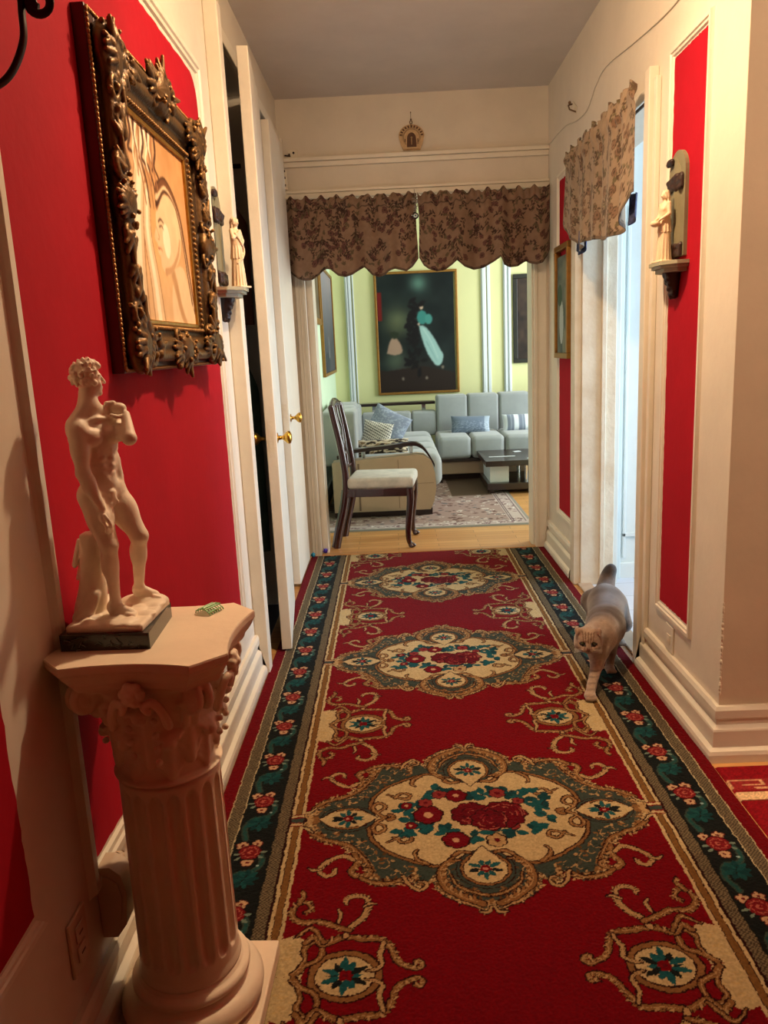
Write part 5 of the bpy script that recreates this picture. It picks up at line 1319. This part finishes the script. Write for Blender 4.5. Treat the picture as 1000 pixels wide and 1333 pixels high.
# ================================================================== living room furniture
GREYF = mat('grey_microfibre', (150, 156, 156), .85, noise=.12, nscale=6, sheen=.3, bump=.05, bscale=200)
BEIGE = mat('beige_leatherette', (186, 164, 140), .5, noise=.08, nscale=4)
DKWD = mat('espresso_wood', (44, 26, 24), .3, noise=.3, nscale=10, coat=.3)
CHERRY = mat('dark_cherry_wood', (58, 18, 20), .25, noise=.35, nscale=14, coat=.5)
CHROME = mat('chrome', (210, 212, 214), .15, metal=1.0)
def cushion(name, parent, x0, x1, y0, y1, z0, z1, m, r=.05, seg=5):
    b = MB(); b.box(x0, x1, y0, y1, z0, z1); b.sm = [True]*len(b.sm)
    return b.build(name, m, parent, bevel=r, seg=seg)
def sofa():
    t = thing('sectional_sofa', (0, 0, .009), 'grey and beige corner sofa with tufted backs and dark wooden rails in the living room', 'sofa')
    # side run along the left wall
    b = MB(); P = [(-.50, .05), (.27, .05), (.300, .12), (.318, .22), (.312, .34), (.285, .44), (.235, .485), (.18, .495), (-.50, .455)]
    b.prism(P, 'y', 6.13, 6.28); b.build('arm_panel', BEIGE, t, bevel=.018, seg=4)
    b = MB(); b.box(-.30, -.285, 6.126, 6.13, .06, .44); b.box(.02, .024, 6.1285, 6.1305, .07, .46); b.box(-.28, .30, 6.1285, 6.1305, .262, .265); b.build('seam', mat('seam_shadow', (120, 102, 86), .7), t)
    b = MB(); b.box(-.50, .285, 6.17, 7.6, 0, .055); b.box(.46, 2.3, 7.78, 8.7, 0, .05); b.box(-.50, .46, 7.6, 8.7, 0, .05); b.build('plinth', DKWD, t)
    b = MB(); b.box(-.50, .28, 6.28, 8.3, .055, .24); b.box(.28, 2.3, 7.72, 8.6, .06, .19); b.build('base_panel', BEIGE, t, bevel=.01)
    for i in range(4): cushion('seat_cushion', t, -.30, .38, 6.285+.46*i, 6.28+.46*(i+1), .20, .47, GREYF, .075)
    for i in range(6): cushion('seat_cushion', t, .43+.325*i, .43+.325*(i+1)-.004, 7.60, 8.25, .225, .445, GREYF, .045)
    b = MB(); b.box(.44, 2.3, 7.68, 8.4, .19, .226); b.build('recess_shade_strip', DKWD, t, bevel=.004)  # dark strip stands in for the shaded recess under the far seats
    M = Matrix.Translation((-.42, 0, 0))
    for i in range(5): cushion('back_cushion', t, -.59, -.33+.03*(i == 0), 6.30+.40*i, 6.30+.40*(i+1)-.004, .40, .84 if i < 3 else .76, GREYF, .030)
    for i in range(3): cushion('back_cushion', t, -.33+.262*i, -.33+.262*(i+1)-.004, 8.22, 8.45, .40, .655, GREYF, .026)
    for i in range(6): cushion('back_cushion', t, .455+.325*i, .455+.325*(i+1)-.004, 8.20, 8.45, .30, .81, GREYF, .030)
    b = MB(); P = catmull([(-.46, .505), (-.34, .548), (-.08, .570), (.13, .588), (.200, .572), (.245, .530), (.285, .465), (.312, .41)], 8)
    Q = [(x, z-.026) for x, z in P][::-1]; P = [tuple(p) for p in P]
    for i in range(len(P)-1): b.add([(P[i][0], y, P[i][1]-d) for y in (6.15, 6.24) for d in (0, .028)]+[(P[i+1][0], y, P[i+1][1]-d) for y in (6.15, 6.24) for d in (0, .028)], [(0, 2, 6, 4), (1, 5, 7, 3), (0, 4, 5, 1), (2, 3, 7, 6)])
    b.build('arm_rail', DKWD, t)
    for x in (.13, -.25): b = MB(); b.box(x-.015, x+.015, 6.18, 6.21, .44, .560); b.build('rail_post', CHROME, t, bevel=.004)
    b = MB(); b.box(-.50, .455, 8.44, 8.60, .712, .742); b.build('shelf_rail', DKWD, t, bevel=.006)
    for x in (-.20, .33): b = MB(); b.box(x-.022, x+.022, 8.46, 8.50, .62, .712); b.build('rail_post', CHROME, t, bevel=.004)
sofa()
def pillow(loc, w, h, th, rot, cfn, label, cat='cushion', name='throw_pillow'):
    n = 48; u = np.linspace(-1, 1, n); U, V = np.meshgrid(u, u, indexing='ij')
    T = th*np.sqrt(np.clip(1-U**4, 0, 1))*np.sqrt(np.clip(1-V**4, 0, 1))*(.75+.25*(1-U**2)*(1-V**2))
    pin = 1-.07*(U**2*V**2)*0; sx = w/2*(1-.06*(1-U**2)*0-.07*(1-np.abs(U))*V**2*0); X = U*w/2*(1-.08*(1-V**2)*0+.0)
    X = U*w/2*(1-.05*(1-np.abs(V)**2)); Z = V*h/2*(1-.05*(1-np.abs(U)**2))
    F = np.stack([X.ravel(), -T.ravel(), Z.ravel()], 1); Bk = F.copy(); Bk[:, 1] *= -1
    q = grid_quads(n, n); V_ = np.concatenate([F, Bk]); Q = np.concatenate([q, q[:, ::-1]+n*n])
    col = cfn(np.concatenate([U.ravel(), U.ravel()]), np.concatenate([V.ravel(), V.ravel()]))
    o = fast_mesh(name, V_, Q, PILM, col); o.location = loc; o.rotation_euler = rot
    tag(o, label, cat); return o
PILM = mat('cushion_cloth', (255, 255, 255), .85, attr=True, spec=.15, sheen=.2)
def c_blue(U, V): n = vnoise(U+2, V+2, 6, 2)[:, None]; m = (vnoise(U+2, V+2, 14, 3) > .62)[:, None]; return np.array([[128, 138, 156]])+10*(n-.5)+m*np.array([[26, 28, 26]])
def c_zig(U, V): m = ((np.floor((U+V*.4)*9)+np.floor((V-U*.3)*11)) % 3 == 0)[:, None]; return np.where(m, np.array([[52, 50, 50]]), np.array([[206, 204, 192]]))
def c_flor(U, V): m = (vnoise(U+2, V+2, 7, 5) > .52)[:, None]; k = (vnoise(U+2, V+2, 11, 9) > .6)[:, None]; return np.where(m, np.array([[44, 36, 32]]), np.where(k, np.array([[130, 108, 80]]), np.array([[202, 190, 168]])))
def c_b1(U, V): n = vnoise(U+2, V+2, 16, 7)[:, None]; return np.array([[104, 118, 136]])+50*(n-.4)*(V < .3)[:, None]+np.array([[44, 44, 40]])*(U > .72)[:, None]
def c_b2(U, V): s = ((U+1)*3.2 % 2 < .8)[:, None]; f = (np.abs(np.sin(U*60)) > .5)[:, None]; return np.where(s, np.array([[214, 222, 228]]), np.where(f, np.array([[120, 130, 146]]), np.array([[146, 156, 170]])))
pillow((-.05, 7.28, .625), .36, .30, .055, (radians(-16), radians(28), radians(-6)), c_blue, 'slate blue cushion leaning diagonally on the sofa corner behind the zigzag one')
pillow((-.15, 6.85, .590), .26, .24, .05, (radians(-14), radians(12), radians(-6)), c_zig, 'small black and white zigzag cushion in front of the slate blue one')
pillow((-.10, 6.52, .520), .44, .15, .05, (radians(-30), 0, 0), c_flor, 'dark floral patterned cushion lying behind the wooden sofa arm rail')
pillow((.785, 8.02, .525), .40, .185, .06, (radians(-22), radians(2), 0), c_b1, 'blue-grey speckled lumbar cushion on the far sofa seat')
pillow((1.29, 8.02, .525), .36, .18, .06, (radians(-20), 0, 0), c_b2, 'white and blue-grey striped cushion at the right of the far sofa seat')

def coffee_table():
    t = thing('coffee_table', (0, 0, .009), 'dark low coffee table with white side block in front of the sofa', 'table')
    b = MB(); b.box(.80, 1.75, 6.87, 7.60, .252, .302); b.build('tabletop', DKWD, t, bevel=.004)
    b = MB(); b.box(.86, 1.10, 7.12, 7.15, .302, .3035); b.build('white_inlay', LRTRIM, t)
    b = MB(); b.box(.82, 1.70, 6.93, 7.55, .028, .090); b.build('lower_shelf', DKWD, t, bevel=.004)
    b = MB(); b.box(.85, 1.02, 6.99, 7.50, .090, .252); b.build('side_block', LRTRIM, t, bevel=.003)
    for (x, y) in ((1.18, 7.02), (1.18, 7.46), (1.66, 7.02), (1.66, 7.46)): b = MB(); b.lathe([(.016, .09), (.016, .252)], c=(x, y, 0), n=16); b.build('leg', CHROME, t)
    for (x, y) in ((.86, 6.97), (.86, 7.5), (1.66, 6.97), (1.66, 7.5)): b = MB(); b.box(x-.02, x+.02, y-.02, y+.02, 0, .028); b.build('foot', DKWD, t)
coffee_table()
for (x, y, a, L) in ((1.16, 7.42, .3, 'white folded paper near the back of the coffee table top'), (1.215, 6.95, -.2, 'white card at the front edge of the coffee table top')):
    b = MB(); b.box(-.035, .035, -.022, .022, 0, .004); o = b.build('paper_card', LRTRIM, bevel=.001); o.location = (x, y, .3113); o.rotation_euler = (0, 0, a); tag(o, L, 'paper')

def dining_chair():
    t = thing('dining_chair', (-.14, 5.38, 0), 'dark cherry wood dining chair with a pale padded seat beside the doorway', 'chair', rz=radians(-6))
    t.scale = (1, 1, .962)
    X = lambda v: v+.14; Yy = lambda v: v-5.38
    SEAT = mat('pale_damask', (206, 204, 192), .8, rgb2=(176, 178, 168), nscale=14, sheen=.2)
    # seat pad
    b = MB(); b.box(X(-.315), X(.140), -.200, .200, .428, .508); b.sm = [True]*len(b.sm); b.build('seat_cushion', SEAT, t, bevel=.028, seg=5)
    b = MB(); b.box(X(-.33), X(.125), -.190, -.168, .372, .430); b.box(X(-.33), X(.125), .168, .190, .372, .430); b.box(X(.100), X(.125), -.19, .19, .372, .430); b.box(X(-.34), X(-.315), -.17, .17, .372, .430)
    b.build('apron', CHERRY, t, bevel=.003)
    for s in (-1, 1):
        y = s*.182
        P = catmull([(X(.108), y, .43), (X(.112), y, .36), (X(.102), y, .25), (X(.090), y, .13), (X(.092), y, .05), (X(.112), y, .014)], 6); n = len(P)
        rr = [.029-.012*min(1, i/n*1.25)+(.010*max(0, (i/n-.86)/.14)) for i in range(n)]
        b = MB(); b.tube([tuple(p) for p in P], rr, 12, flat=(1, .92)); b.ball((X(.112), y, .018), .022, 10, sc=(1.2, .9, .8)); b.build('leg', CHERRY, t)
        P = catmull([(X(-.415), s*.175, .005), (X(-.385), s*.175, .14), (X(-.345), s*.172, .30), (X(-.325), s*.170, .42)], 6)
        b = MB(); b.tube([tuple(p) for p in P], .0270, 4, flat=(1.15, 1.15)); b.build('leg', CHERRY, t)
        P = catmull([(X(-.325), s*.170, .40), (X(-.325), s*.168, .55), (X(-.350), s*.170, .75), (X(-.380), s*.176, .92), (X(-.395), s*.170, 1.005)], 6)
        b = MB(); b.tube([tuple(p) for p in P], [.025-.004*i/len(P) for i in range(len(P))], 8, flat=(1.0, 1.15)); b.ball((X(-.396), s*.168, 1.008), .020, 8, sc=(.9, 1.2, .9)); b.build('back_post', CHERRY, t)
    b = MB(); P = catmull([(X(-.395), -.172, .995), (X(-.402), -.10, 1.015), (X(-.405), 0, 1.028), (X(-.402), .10, 1.015), (X(-.395), .172, .995)], 6); b.tube([tuple(p) for p in P], [.020+.010*sin(pi*i/len(P)) for i in range(len(P))], 10, flat=(.7, 1.1)); b.build('crest_rail', CHERRY, t)
    b = MB(); b.tube([(X(-.335), -.168, .56), (X(-.338), 0, .565), (X(-.335), .168, .56)], .014, 10); b.build('lower_rail', CHERRY, t)
    b = MB()      # carved pierced splat
    for s in (-1, 1):
        b.tube([tuple(p) for p in catmull([(X(-.338), s*.03, .57), (X(-.345), s*.045, .66), (X(-.358), s*.02, .75), (X(-.370), s*.055, .84), (X(-.388), s*.030, .93), (X(-.398), s*.045, 1.005)], 6)], .010, 8, flat=(.8, 1.3))
        b.tube([tuple(p) for p in catmull([(X(-.338), s*.10, .57), (X(-.350), s*.085, .70), (X(-.366), s*.115, .82), (X(-.392), s*.10, 1.0)], 6)], .009, 8, flat=(.8, 1.2))
    for z in (.66, .78, .90): b.ball((X(-.345-.045*(z-.66)/.24), 0, z), .022, 8, sc=(.5, 1.3, 1))
    b.build('back_splat', CHERRY, t)
dining_chair()

# ---- pictures in the living room: plain stand-ins of the same size and tones
GOLDF = mat('gold_picture_frame', (164, 118, 56), .4, metal=.6, noise=.2, nscale=30)
def framed(name, label, w, h, m, fw, cv, loc, rot, dep=.03):
    t = thing(name, loc, label, 'painting', rz=rot)
    b = MB(); b.box(-w/2, w/2, -dep, -.001, 0, fw); b.box(-w/2, w/2, -dep, -.001, h-fw, h); b.box(-w/2, -w/2+fw, -dep, -.001, fw, h-fw); b.box(w/2-fw, w/2, -dep, -.001, fw, h-fw); b.build('frame', m, t, bevel=.004)
    cv.plane('canvas', PRINTM, lambda X, Y: np.stack([X-w/2, np.full_like(X, -dep*.6), Y], 1), t)
    return t
def dark_bg(w, h, res, a, b_, seed, sc=4):
    c = Canvas(0, w, 0, h, res, a); X, Y = np.meshgrid(c.X, c.Y, indexing='ij'); n = vnoise(X, Y, sc, seed)[..., None]*.6+vnoise(X, Y, sc*3, seed+1)[..., None]*.4
    c.A[:] = np.array(a)*(1-n)+np.array(b_)*n; return c
c = dark_bg(.86, 1.29, .006, (14, 20, 22), (34, 44, 42), 3)
X_, Y_ = np.meshgrid(c.X, c.Y, indexing='ij')
def glow(x, y, r, col): c.A[:] += np.array(col)*np.exp(-(((X_-x)**2+(Y_-y)**2)/r**2))[..., None]
glow(.24, .78, .15, (66, 66, 40)); glow(.48, 1.18, .09, (52, 76, 66)); glow(.20, .38, .12, (44, 50, 36)); glow(.45, .12, .25, (34, 20, 14))
c.rect(.03, .075, .80, 1.10, (112, 26, 24)); c.poly([(0, 0), (.86, 0), (.86, .22), (.5, .30), (.1, .26), (0, .28)], (40, 30, 26))
# a plain vase-like column of pale turquoise cloth against dark foliage
for k in range(60): r_k = random.Random(k); c.leaf(.36+.12*r_k.random(), .25+.75*r_k.random(), .09, .04, r_k.uniform(0, 6), (20, 17, 19))
c.poly([tuple(p) for p in catmull([(.47,.74),(.54,.72),(.62,.62),(.70,.47),(.73,.40),(.70,.31),(.65,.30),(.60,.36),(.55,.45),(.50,.60),(.47,.74)], 6)], (150, 186, 182))
c.stroke([(.52,.70),(.60,.56),(.67,.38)], .012, .008, (176, 206, 200)); c.stroke([(.55,.56),(.62,.42),(.66,.34)], .010, .006, (118, 156, 154))
c.ell(.51, .82, .055, .075, (58, 128, 122)); c.ell(.58, .80, .040, .055, (70, 138, 130)); c.ell(.505, .93, .020, .028, (204, 178, 152)); c.ell(.50, .955, .030, .022, (18, 14, 14)); c.disc(.47, .75, .014, (190, 170, 150))
c.poly([tuple(p) for p in catmull([(.11,.45),(.15,.58),(.20,.62),(.26,.56),(.28,.46),(.20,.43),(.11,.45)], 5)], (160, 132, 112)); [c.leaf(.20, .60, .09, .03, 1.0+.28*k, (40, 48, 34)) for k in range(5)]
for (x, y) in ((.28, .17), (.54, .17), (.72, .28)): c.ell(x, y, .014, .018, (120, 110, 98))
for _ in range(2): c.A[1:-1, 1:-1] = (c.A[:-2, 1:-1]+c.A[2:, 1:-1]+c.A[1:-1, :-2]+c.A[1:-1, 2:])/4
framed('framed_painting', 'large dark painting with a pale turquoise figure in a thin gold frame above the sofa', .90, 1.31, GOLDF, .026, c, (.300, LY-.001, .815), 0)
c = dark_bg(.52, .90, .010, (30, 26, 26), (92, 72, 58), 9, 7)
framed('framed_painting', 'dark painting in a black frame at the right end of the living room wall', .56, .94, mat('black_frame', (24, 20, 18), .4), .045, c, (1.63, LY-.001, 1.10), 0)
c = dark_bg(1.40, .98, .010, (88, 92, 96), (128, 108, 100), 5, 3); Y_ = c.Y[None, :, None]
c.A[:] = c.A*.6+np.array([70, 60, 58])*np.clip((Y_-.3)/.6, 0, 1)+np.array([6, 14, 20]); c.stroke([(.7, .1), (.74, .25), (.7, .36)], .05, .02, (150, 156, 158)); c.ell(.45, .12, .3, .10, (52, 60, 66))
framed('framed_painting', 'misty grey-mauve picture in a gold frame on the left living room wall', 1.46, 1.0, GOLDF, .03, c, (-.6195, 7.92, 1.095), pi/2)
c = dark_bg(.55, .60, .012, (70, 60, 44), (150, 130, 96), 6, 5)
framed('framed_painting', 'small gold-framed picture nearest the doorway on the left living room wall', .60, .62, GOLDF, .05, c, (-.6195, 6.78, 1.555), pi/2)
# narrow picture on the far red stripe of the right hallway wall
c = dark_bg(.28, .56, .004, (60, 72, 70), (150, 150, 130), 8, 9); c.ell(.14, .2, .05, .12, (176, 184, 180)); c.ell(.10, .35, .06, .06, (60, 80, 60))
t = framed('framed_painting', 'small gold-framed landscape on the far red stripe of the right wall by the kitchen doorway', .34, .62, GOLDF, .030, c, (RX-.0015, 4.555, 1.235), -pi/2, .035)

# ================================================================== the cat
def cat():
    FUR = mat('short_cat_fur', (255, 255, 255), .9, attr=True, spec=.15, sheen=.5, bump=.35, bscale=380, stretch=(1, 1, .35))
    O = Vector((.80, 3.02, .011))
    t = thing('cat', tuple(O), 'fawn fold-eared cat with a dark tail walking along the rug towards the camera', 'cat')
    C = Clay((.60, 2.66, .006), (1.06, 3.60, .37), .0036); r = random.Random(3)
    # spine and trunk
    C.ell((.915, 3.345, .180), (.078, .105, .082), k=.03); C.cap((.905, 3.30, .176), (.835, 3.06, .172), .080, .074, k=.03)
    C.cap((.84, 3.08, .172), (.785, 2.945, .178), .076, .062, k=.03); C.ell((.800, 2.975, .210), (.050, .060, .046), k=.03)
    C.cap((.780, 2.94, .165), (.765, 2.905, .145), .056, .046, k=.02)
    # neck, head, muzzle, cheeks
    C.cap((.775, 2.93, .205), (.722, 2.868, .208), .052, .046, k=.02)
    hc = np.array((.712, 2.850, .208)); g = np.array((-.22, -.93, -.30)); g /= np.linalg.norm(g); sd = np.array((.97, -.23, 0)); sd /= np.linalg.norm(sd); up = np.cross(sd, g); up /= np.linalg.norm(up)
    if up[2] < 0: up = -up
    HB = np.stack([sd, g, up], 1); h = lambda a, b, z: hc+sd*a+g*b+up*z
    C.ell(hc, (.053, .046, .046), k=.012, R=HB)
    for s in (-1, 1):
        C.ell(h(s*.026, .018, -.014), (.027, .026, .022), k=.012, R=HB); C.ell(h(s*.011, .044, -.017), (.014, .012, .0115), k=.006, R=HB)
        C.ell(h(s*.021, .040, .006), (.0125, .006, .008), k=.004, R=HB, cut=True)
        C.ell(h(s*.021, .030, .006), (.0115, .0105, .0085), k=.002, R=HB)
        # small folded ears
        C.cap(h(s*.026, .000, .036), h(s*.042, .006, .044), .015, .010, k=.006); C.cap(h(s*.040, .004, .046), h(s*.044, .022, .034), .0095, .0045, k=.004)
    C.ell(h(0, .040, -.004), (.012, .014, .012), k=.008, R=HB); C.ell(h(0, .053, -.010), (.0062, .0045, .0042), k=.002, R=HB); C.ell(h(0, .038, -.030), (.013, .012, .008), k=.006, R=HB)
    # front leg reaching forward
    C.cap((.772, 2.920, .165), (.752, 2.868, .098), .040, .027, k=.02); C.cap((.752, 2.868, .098), (.712, 2.790, .045), .024, .0175, k=.010)
    C.cap((.712, 2.790, .045), (.700, 2.762, .026), .0175, .0180, k=.008); C.ell((.695, 2.745, .0225), (.023, .028, .0145), k=.008)
    for j in range(4): C.ell((.695+(j-1.5)*.0105, 2.722+.004*abs(j-1.5), .0195), (.0068, .010, .0085), k=.003)
    # other front leg under the chest
    C.cap((.835, 2.990, .150), (.845, 3.015, .085), .036, .024, k=.02); C.cap((.845, 3.015, .085), (.838, 3.000, .030), .021, .0165, k=.010); C.ell((.835, 2.985, .0225), (.021, .026, .0145), k=.008)
    for j in range(4): C.ell((.835+(j-1.5)*.010, 2.963, .0195), (.0065, .009, .0085), k=.003)
    # hind legs: thigh, hock, foot
    for (hx, hy, fx, fy) in ((.965, 3.330, .960, 3.255), (.882, 3.390, .885, 3.430)):
        kn = (hx+.006, hy-.065, .105); hk = (fx, fy+.085, .070); C.cap((hx-.01, hy+.02, .165), kn, .056, .036, k=.02); C.cap(kn, hk, .030, .018, k=.010); C.cap(hk, (fx, fy+.040, .024), .016, .0155, k=.008)
        C.ell((fx, fy+.020, .0215), (.020, .034, .0135), k=.008)
        for j in range(4): C.ell((fx+(j-1.5)*.0095, fy-.010, .0185), (.0062, .009, .0080), k=.003)
    # tail raised behind
    C.path([(.925, 3.415, .200), (.942, 3.455, .222), (.955, 3.480, .250), (.964, 3.480, .278), (.970, 3.470, .300)], .034, .013, k=.02, rm=.023)
    def col(V):
        x, y, z = V.T; n = vnoise(x*3+9, y*3+z*2, 20, 3); n2 = vnoise(x*7+3, z*7+y*4, 24, 5)
        base = np.array([[88, 68, 54]])+((n-.5)*22)[:, None]
        pale = np.array([[182, 156, 132]]); q = np.clip((3.01-y)/.10, 0, 1)[:, None]; c = base*(1-q)+pale*q
        low = np.clip((.11-z)/.07, 0, 1)[:, None]; c = c*(1-low*.6)+np.array([[182, 158, 136]])*low*.6
        hump = np.exp(-(((x-.80)/.05)**2+((y-3.03)/.035)**2))[:, None]*(z > .19)[:, None]; c = c*(1-.5*hump)+np.array([[74, 52, 40]])*.5*hump
        sp = np.exp(-((x-(.80+.33*(y-3.0)))/.012)**2)[:, None]*((z > .20) & (y > 3.03))[:, None]; c = c*(1-.25*sp)+np.array([[88, 66, 54]])*.25*sp
        tl = np.clip((y-3.44)/.03, 0, 1)[:, None]*np.clip((z-.215)/.03, 0, 1)[:, None]; tip = np.clip((z-.262)/.03, 0, 1)[:, None]
        c = c*(1-tl)+np.array([[120, 108, 104]])*tl; c = c*(1-tip*tl)+np.array([[26, 25, 30]])*tip*tl
        # tabby face marks
        P = V-hc; a = P@sd; b = P@g; e = P@up; face = (b > .012) & (np.abs(a) < .06) & (np.abs(e) < .055)
        for (x0, w) in ((0, .0028), (.0085, .0024), (-.0085, .0024), (.016, .002), (-.016, .002)):
            m = face & (e > .012) & (np.abs(a-x0*(1+(e-.012)*10)) < w); c[m] = c[m]*.35+np.array([96, 66, 46])*.65
        m = face & (np.abs(np.abs(a)-.021) < .0155) & (np.abs(e-.006) < .0115); c[m] = c[m]*.6+np.array([226, 200, 170])*.4
        m = face & (((np.abs(a)-.021)/.0125)**2+((e-.006)/.0085)**2 < 1); c[m] = (50, 34, 26)
        m = face & (np.abs(a) < .0065-.1*np.abs(e+.010)) & (np.abs(e+.010) < .006) & (b > .045); c[m] = (120, 74, 62)
        m = face & (np.abs(a) < .0016) & (e < -.013) & (e > -.028); c[m] = (110, 76, 60)
        m = face & (np.abs(np.abs(a)-.010-.25*(.004-e)) < .002) & (e < .004) & (e > -.012); c[m] = c[m]*.5+np.array([110, 78, 58])*.5
        m = (b < .03) & (e > .028) & (np.abs(a) > .022); c[m] = c[m]*.75+np.array([150, 106, 84])*.25
        band = face*0 != 0; lg = (y < 2.90) & (z < .10) & (np.abs(((z+.3*y) % .022)-.011) < .0035); c[lg] = c[lg]*.85
        return c*(.83+.13*n2[:, None])
    o = C.build('body', FUR, t, cfn=col, smooth=2); o.location = -O; t.location.z += .006
    EY = mat('cat_eye', (60, 66, 30), .08, coat=1.0); PU = mat('cat_pupil', (8, 6, 6), .1, coat=1.0)
    for s in (-1, 1):
        c0 = Vector(h(s*.021, .0355, .006))-O
        b = MB(); b.ball(tuple(c0), .0068, 10); e = b.build('eye', EY, t)
        p0 = c0+Vector(g)*.0050; b = MB(); b.ball(tuple(p0), .0030, 8, sc=(1.0, 1, 1.2)); b.build('pupil', PU, e)
    WH = mat('whisker', (235, 225, 210), .5)
    for s in (-1, 1):
        b = MB()
        for k in range(5): p = h(s*.014, .050, -.014-.003*k); q = h(s*.052, .052-.004*k, -.008-.008*k); b.tube([tuple(Vector(p)-O), tuple(Vector((p+q)/2+up*.003)-O), tuple(Vector(q)-O)], .00035, 4)
        b.build('whiskers', WH, t)
cat()
# ================================================================== camera and light
cam = bpy.data.cameras.new('camera'); co = bpy.data.objects.new('camera', cam); COL.objects.link(co)
r_ = Vector((.99892915, .00767199, -.0456256)); d_ = Vector((-.04304135, -.20762324, -.9772615)); f_ = Vector((-.01697048, .97817878, -.2070707))
co.matrix_world = Matrix(((r_.x, -d_.x, -f_.x, 0), (r_.y, -d_.y, -f_.y, 0), (r_.z, -d_.z, -f_.z, 1.35), (0, 0, 0, 1)))
cam.sensor_fit = 'HORIZONTAL'; cam.sensor_width = 36; cam.lens = 36*1020/1000; cam.clip_start = .05
SC.camera = co

def light(name, typ, loc, energy, rgb, size=.1, rot=None, size_y=None, spread=None):
    l = bpy.data.lights.new(name, typ); l.energy = energy; l.color = rgb
    if typ == 'AREA':
        l.shape = 'RECTANGLE'; l.size = size; l.size_y = size_y or size
        if spread: l.spread = spread
    else: l.shadow_soft_size = size
    o = bpy.data.objects.new(name, l); COL.objects.link(o); o.location = loc
    if rot: o.rotation_euler = rot
    return o
WARM = (1.0, .70, .42)
light('hall_ceiling_lamp', 'POINT', (.25, 2.42, 2.66), 40, WARM, .04)
sp = light('hall_lamp_spot_boost', 'SPOT', (.25, 2.42, 2.655), 95, WARM, .04); sp.data.spot_size = radians(160); sp.data.spot_blend = 1.0  # added spot at the hall lamp, boosts only its downward light
light('side_room_lamp', 'POINT', (1.9, .90, 2.55), 66, (1.0, .74, .48), .10)
# daylight through the two window openings
light('living_window_daylight', 'AREA', (3.38, 7.0, 1.6), 155, (.90, .96, 1.0), 2.1, (0, radians(90), 0), 1.6)
light('kitchen_window_daylight', 'AREA', (3.38, 3.4, 1.4), 58, (.62, .80, 1.0), 2.0, (0, radians(90), 0), 1.4, radians(100))
w = bpy.data.worlds.new('world'); SC.world = w; w.use_nodes = True
w.node_tree.nodes['Background'].inputs[0].default_value = (.75, .88, 1.0, 1); w.node_tree.nodes['Background'].inputs[1].default_value = .6
SC.view_settings.view_transform = 'Standard'; SC.view_settings.look = 'None'; SC.view_settings.gamma = 1; SC.view_settings.exposure = 0
SC.view_settings.use_curve_mapping = False
